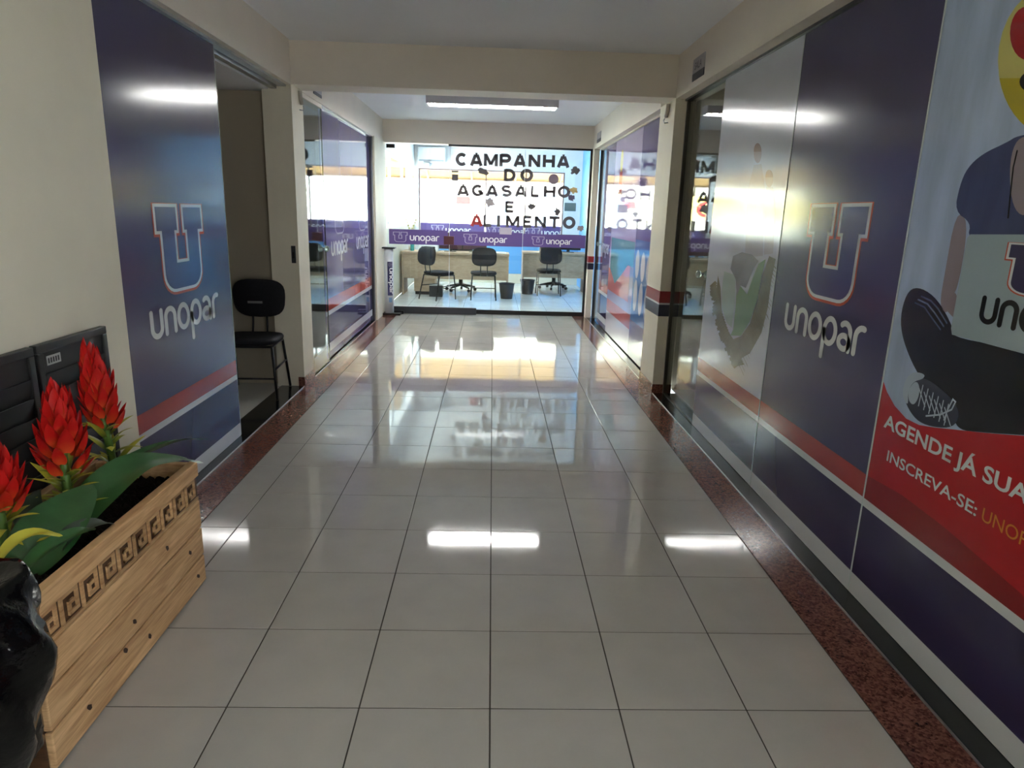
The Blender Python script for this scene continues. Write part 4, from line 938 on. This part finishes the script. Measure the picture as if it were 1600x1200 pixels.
# broad-leaved plants lying over the rim
def leaf_path(name, pts, W, mat_, parent, fold=.12, twist=0):
    pts = [Vector(p) for p in pts]; dense = []
    for i in range(len(pts) - 1):                                     # smooth the rib
        p0, p1, p2, p3 = pts[max(i - 1, 0)], pts[i], pts[i + 1], pts[min(i + 2, len(pts) - 1)]
        for k in range(5):
            t = k / 5; dense.append(.5 * ((2 * p1) + (-p0 + p2) * t + (2 * p0 - 5 * p1 + 4 * p2 - p3) * t * t + (-p0 + 3 * p1 - 3 * p2 + p3) * t ** 3))
    dense.append(pts[-1]); n = len(dense) - 1; vs, fs = [], []
    for i, p in enumerate(dense):
        t = i / n; tg = (dense[min(i + 1, n)] - dense[max(i - 1, 0)]).normalized()
        side = tg.cross(Vector((0, 0, 1)));  side = side.normalized() if side.length > 1e-4 else Vector((1, 0, 0))
        side = Matrix.Rotation(twist, 3, tg) @ side
        up = side.cross(tg).normalized(); w = W / 2 * max(.0, math.sin(PI * min(1, .06 + .94 * t) ** .85)) ** .75
        if i == n: w = 0
        for s in (-1, -.5, 0, .5, 1): vs.append(p + side * s * w + up * (abs(s) * w * fold * 2 + (.004 * math.sin(9 * t + s * 3) if 0 < i < n else 0)))
    for i in range(n):
        for c in range(4): a = i * 5 + c; fs.append((a, a + 1, a + 6, a + 5))
    me = mesh(name, vs, fs, True)
    o = link(name, me, mat_, parent, (0, 0, 0)); return o
ba = empty('broad_leaf_plant', (-1.33, 2.16, SZ), 0, 'dark green plant with broad leaves reaching over the planter corner', 'plant')
leaf_path('leaf', [(-1.36, 2.08, .46), (-1.315, 2.17, .545), (-1.25, 2.34, .60), (-1.17, 2.53, .555)], .135, M_BROAD, ba, .14, .35)
leaf_path('leaf', [(-1.37, 2.20, .46), (-1.34, 2.36, .57), (-1.25, 2.58, .595), (-1.17, 2.74, .56)], .07, M_BROAD, ba, .2, -.2)
leaf_path('leaf', [(-1.36, 2.12, .46), (-1.31, 2.28, .565), (-1.21, 2.46, .57), (-1.13, 2.58, .515)], .06, M_BROAD, ba, .2, .2)
bb = empty('broad_leaf_plant', (-1.30, 1.93, SZ), 0, 'dark green plant with one wide leaf and small ones by the middle flower', 'plant')
leaf_path('leaf', [(-1.34, 1.80, .46), (-1.31, 1.86, .53), (-1.30, 1.98, .575), (-1.31, 2.15, .60)], .17, M_BROAD, bb, .1, .45)
leaf_path('leaf', [(-1.30, 1.84, .46), (-1.25, 1.90, .535), (-1.20, 1.98, .54), (-1.18, 2.04, .50)], .075, M_BROAD2, bb, .15, .1)
leaf_path('leaf', [(-1.33, 1.74, .46), (-1.27, 1.79, .535), (-1.22, 1.90, .55), (-1.21, 1.97, .53)], .05, M_BROAD, bb, .2, .3)
leaf_path('leaf', [(-1.40, 1.98, .46), (-1.44, 2.02, .55), (-1.47, 2.08, .58), (-1.50, 2.16, .57)], .09, M_BROAD2, bb, .2, -.3)
leaf_path('leaf', [(-1.38, 1.70, .46), (-1.32, 1.74, .57), (-1.27, 1.79, .60), (-1.22, 1.83, .575)], .05, M_SMALL, bb, .2, .2)
# ------------------------------------------------------------------ bin with glossy black bag
bn = empty('bagged_bin', (-1.225, 1.31, 0), 0, 'waste bin lined with a glossy black plastic bag, beside the planter end', 'bin')
link('bin_body', lathe_me('bin_body', [(0, .004), (.13, .004), (.14, .02), (.165, .66), (.158, .66), (.135, .03), (0, .03)], 28, False), mat('dark_brown_plastic', srgb(38, 27, 24), .5), bn, (0, 0, 0), False)
bm = bmesh.new(); n, rr = 64, 26; ringv = []
r = random.Random(5); ph = [r.uniform(0, 6.28) for _ in range(12)]
for i in range(rr):
    t = i / (rr - 1); row = []
    for k in range(n):
        a = 2 * PI * k / n
        if t < .2: q = t / .2; R0 = .10 + .08 * q; z = .60 + .10 * math.sin(q * PI / 2)     # mouth, folded over the rim
        else: q = (t - .2) / .8; R0 = .185 + .05 * math.sin(PI * min(1, q * 1.15)) - .02 * q; z = .70 - .50 * q
        cr = .012 * math.sin(5 * a + ph[0] + 6 * t) + .009 * math.sin(9 * a + ph[1] - 11 * t) + .007 * abs(math.sin(7 * a + ph[2] + 15 * t)) + .006 * abs(math.sin(13 * a - 9 * t + ph[3]))
        R = R0 + cr * (1.2 if t > .15 else .6) + r.uniform(-.003, .003)
        row.append(bm.verts.new((R * math.cos(a), R * math.sin(a), z + .012 * math.sin(4 * a + ph[4]) + .01 * math.sin(7 * a + ph[5]) * t)))
    ringv.append(row)
for i in range(rr - 1):
    for k in range(n): bm.faces.new((ringv[i][k], ringv[i][(k + 1) % n], ringv[i + 1][(k + 1) % n], ringv[i + 1][k]))
bag = link('bag', bm_mesh('bag', bm, True), mat('black_bag_film', srgb(5, 5, 6), .13, 0, .32, None, 0, (16, .7)), bn, (0, 0, 0), False)

# ------------------------------------------------------------------ street outside
struct(box('street_ground', -40, 40, YW + .15, 60, -.3, -.12, mat('pale_asphalt', srgb(188, 188, 186), .8)))
struct(box('street_ground', -40, -4.1, -20, YW + .15, -.3, -.12, mat('pale_asphalt', srgb(188, 188, 186), .8)))
def house(x0, x1, y, z1, m, label, rows=2, cols=4):
    e = empty('street_house', ((x0 + x1) / 2, y, -.12), 0, label, 'building')
    box('wall', x0, x1, y, y + 6, -.12, z1, m, e)
    w = (x1 - x0) / cols
    for i in range(cols):
        for j in range(rows):
            xa = x0 + i * w + w * .28; za = 1.0 + j * 3.0
            if za + 1.4 > z1: continue
            f = box('window', xa, xa + w * .44, y - .06, y, za, za + 1.3, mat('house_frame', srgb(200, 200, 200), .5), e); box('pane', xa + .06, xa + w * .44 - .06, y - .07, y - .05, za + .06, za + 1.24, mat('house_glass', srgb(150, 170, 190), .1), f)
house(-16, -5, 27, 7, mat('house_white', srgb(236, 232, 224), .7), 'white two storey house across the street, far side of the yellow fascia'); house(-4.9, 3.2, 28, 5, mat('house_cream', srgb(238, 230, 214), .7), 'cream house straight across the street'); house(3.4, 14, 27, 8, mat('house_pale', srgb(232, 232, 236), .7), 'pale tall house across the street behind the blue wall')
fs_ = empty('shop_fascia', (-6.2, 24, 1.6), 0, 'yellow shop fascia board across the street', 'sign')
box('board', -9.5, -3.3, 24, 24.1, 1.45, 2.25, mat('yellow_board', srgb(250, 220, 120), .5), fs_); box('post', -9.0, -8.85, 24.02, 24.1, -.12, 1.45, M_GREYALU, fs_); box('post', -3.6, -3.45, 24.02, 24.1, -.12, 1.45, M_GREYALU, fs_)
text('lettering', 'TO', Plane((0, 24, 0), (1, 0, 0), (0, 0, 1)), -5.4, 1.55, 1.5, .55, .002, mat('sign_red', srgb(200, 40, 40), .5), fs_, .02)
# awning over the pavement: translucent cream sheet on brown bars
AWN = bpy.data.materials.new('cream_awning'); AWN.use_nodes = True; n_ = AWN.node_tree.nodes; l_ = AWN.node_tree.links; b_ = n_['Principled BSDF']; b_.inputs['Base Color'].default_value = srgb(214, 182, 128); b_.inputs['Roughness'].default_value = .7
tl = n_.new('ShaderNodeBsdfTranslucent'); tl.inputs[0].default_value = srgb(170, 138, 86); ms = n_.new('ShaderNodeMixShader'); ms.inputs[0].default_value = .5; l_.new(b_.outputs[0], ms.inputs[1]); l_.new(tl.outputs[0], ms.inputs[2]); l_.new(ms.outputs[0], n_['Material Output'].inputs[0])
aw = empty('street_awning', (0, 16.5, 2.4), 0, 'curved cream awning above the pavement outside the office window', 'awning')
vs, fs = [], []
for k in range(13):
    t = k / 12; y = YW + .2 + 2.6 * t; z = 3.05 - .55 * t - .18 * t * t
    for x in (-6, 4): vs += [(x, y, z), (x, y, z + .012)]
for k in range(12):
    a = 4 * k; fs += [(a, a + 2, a + 6, a + 4), (a + 1, a + 5, a + 7, a + 3)]
fs += [(0, 1, 3, 2), (48, 50, 51, 49)]
link('canvas', mesh('canvas', vs, fs, True), AWN, aw)
BRN = mat('brown_bar', srgb(150, 120, 92), .5)
for x in (-4.6, -2.9, -1.65, -.55, .55, 1.7, 3.0): link('bar', tube_me('bar', [(x, YW + .2 + 2.6 * t / 6, 3.03 - .55 * t / 6 - .18 * (t / 6) ** 2) for t in range(7)], .025, 6), BRN, aw)
link('edge_bar', tube_me('edge_bar', [(-6, YW + 2.8, 2.31), (4, YW + 2.8, 2.31)], .03, 6), BRN, aw)
for x in (-5.5, 3.6): link('post', tube_me('post', [(x, YW + 2.78, -.12), (x, YW + 2.78, 2.3)], .04, 8), BRN, aw)
wl = empty('street_wire', (0, 20, 2.0), 0, 'dark wire with a red sign hanging over the street', 'wire')
link('wire', tube_me('wire', [(-6 + 12 * k / 16, 20, 2.05 - .16 * math.sin(PI * k / 16) - .02 * k) for k in range(17)], .012, 5), BRN, wl)
box('hanging_sign', -1.05, -.65, 19.98, 20.02, 1.72, 1.93, mat('sign_red', srgb(200, 40, 40), .5), wl); box('wire_post', -6.06, -5.96, 19.95, 20.05, -.12, 2.4, BRN, wl); box('wire_post', 5.96, 6.06, 19.95, 20.05, -.12, 2.4, BRN, wl)
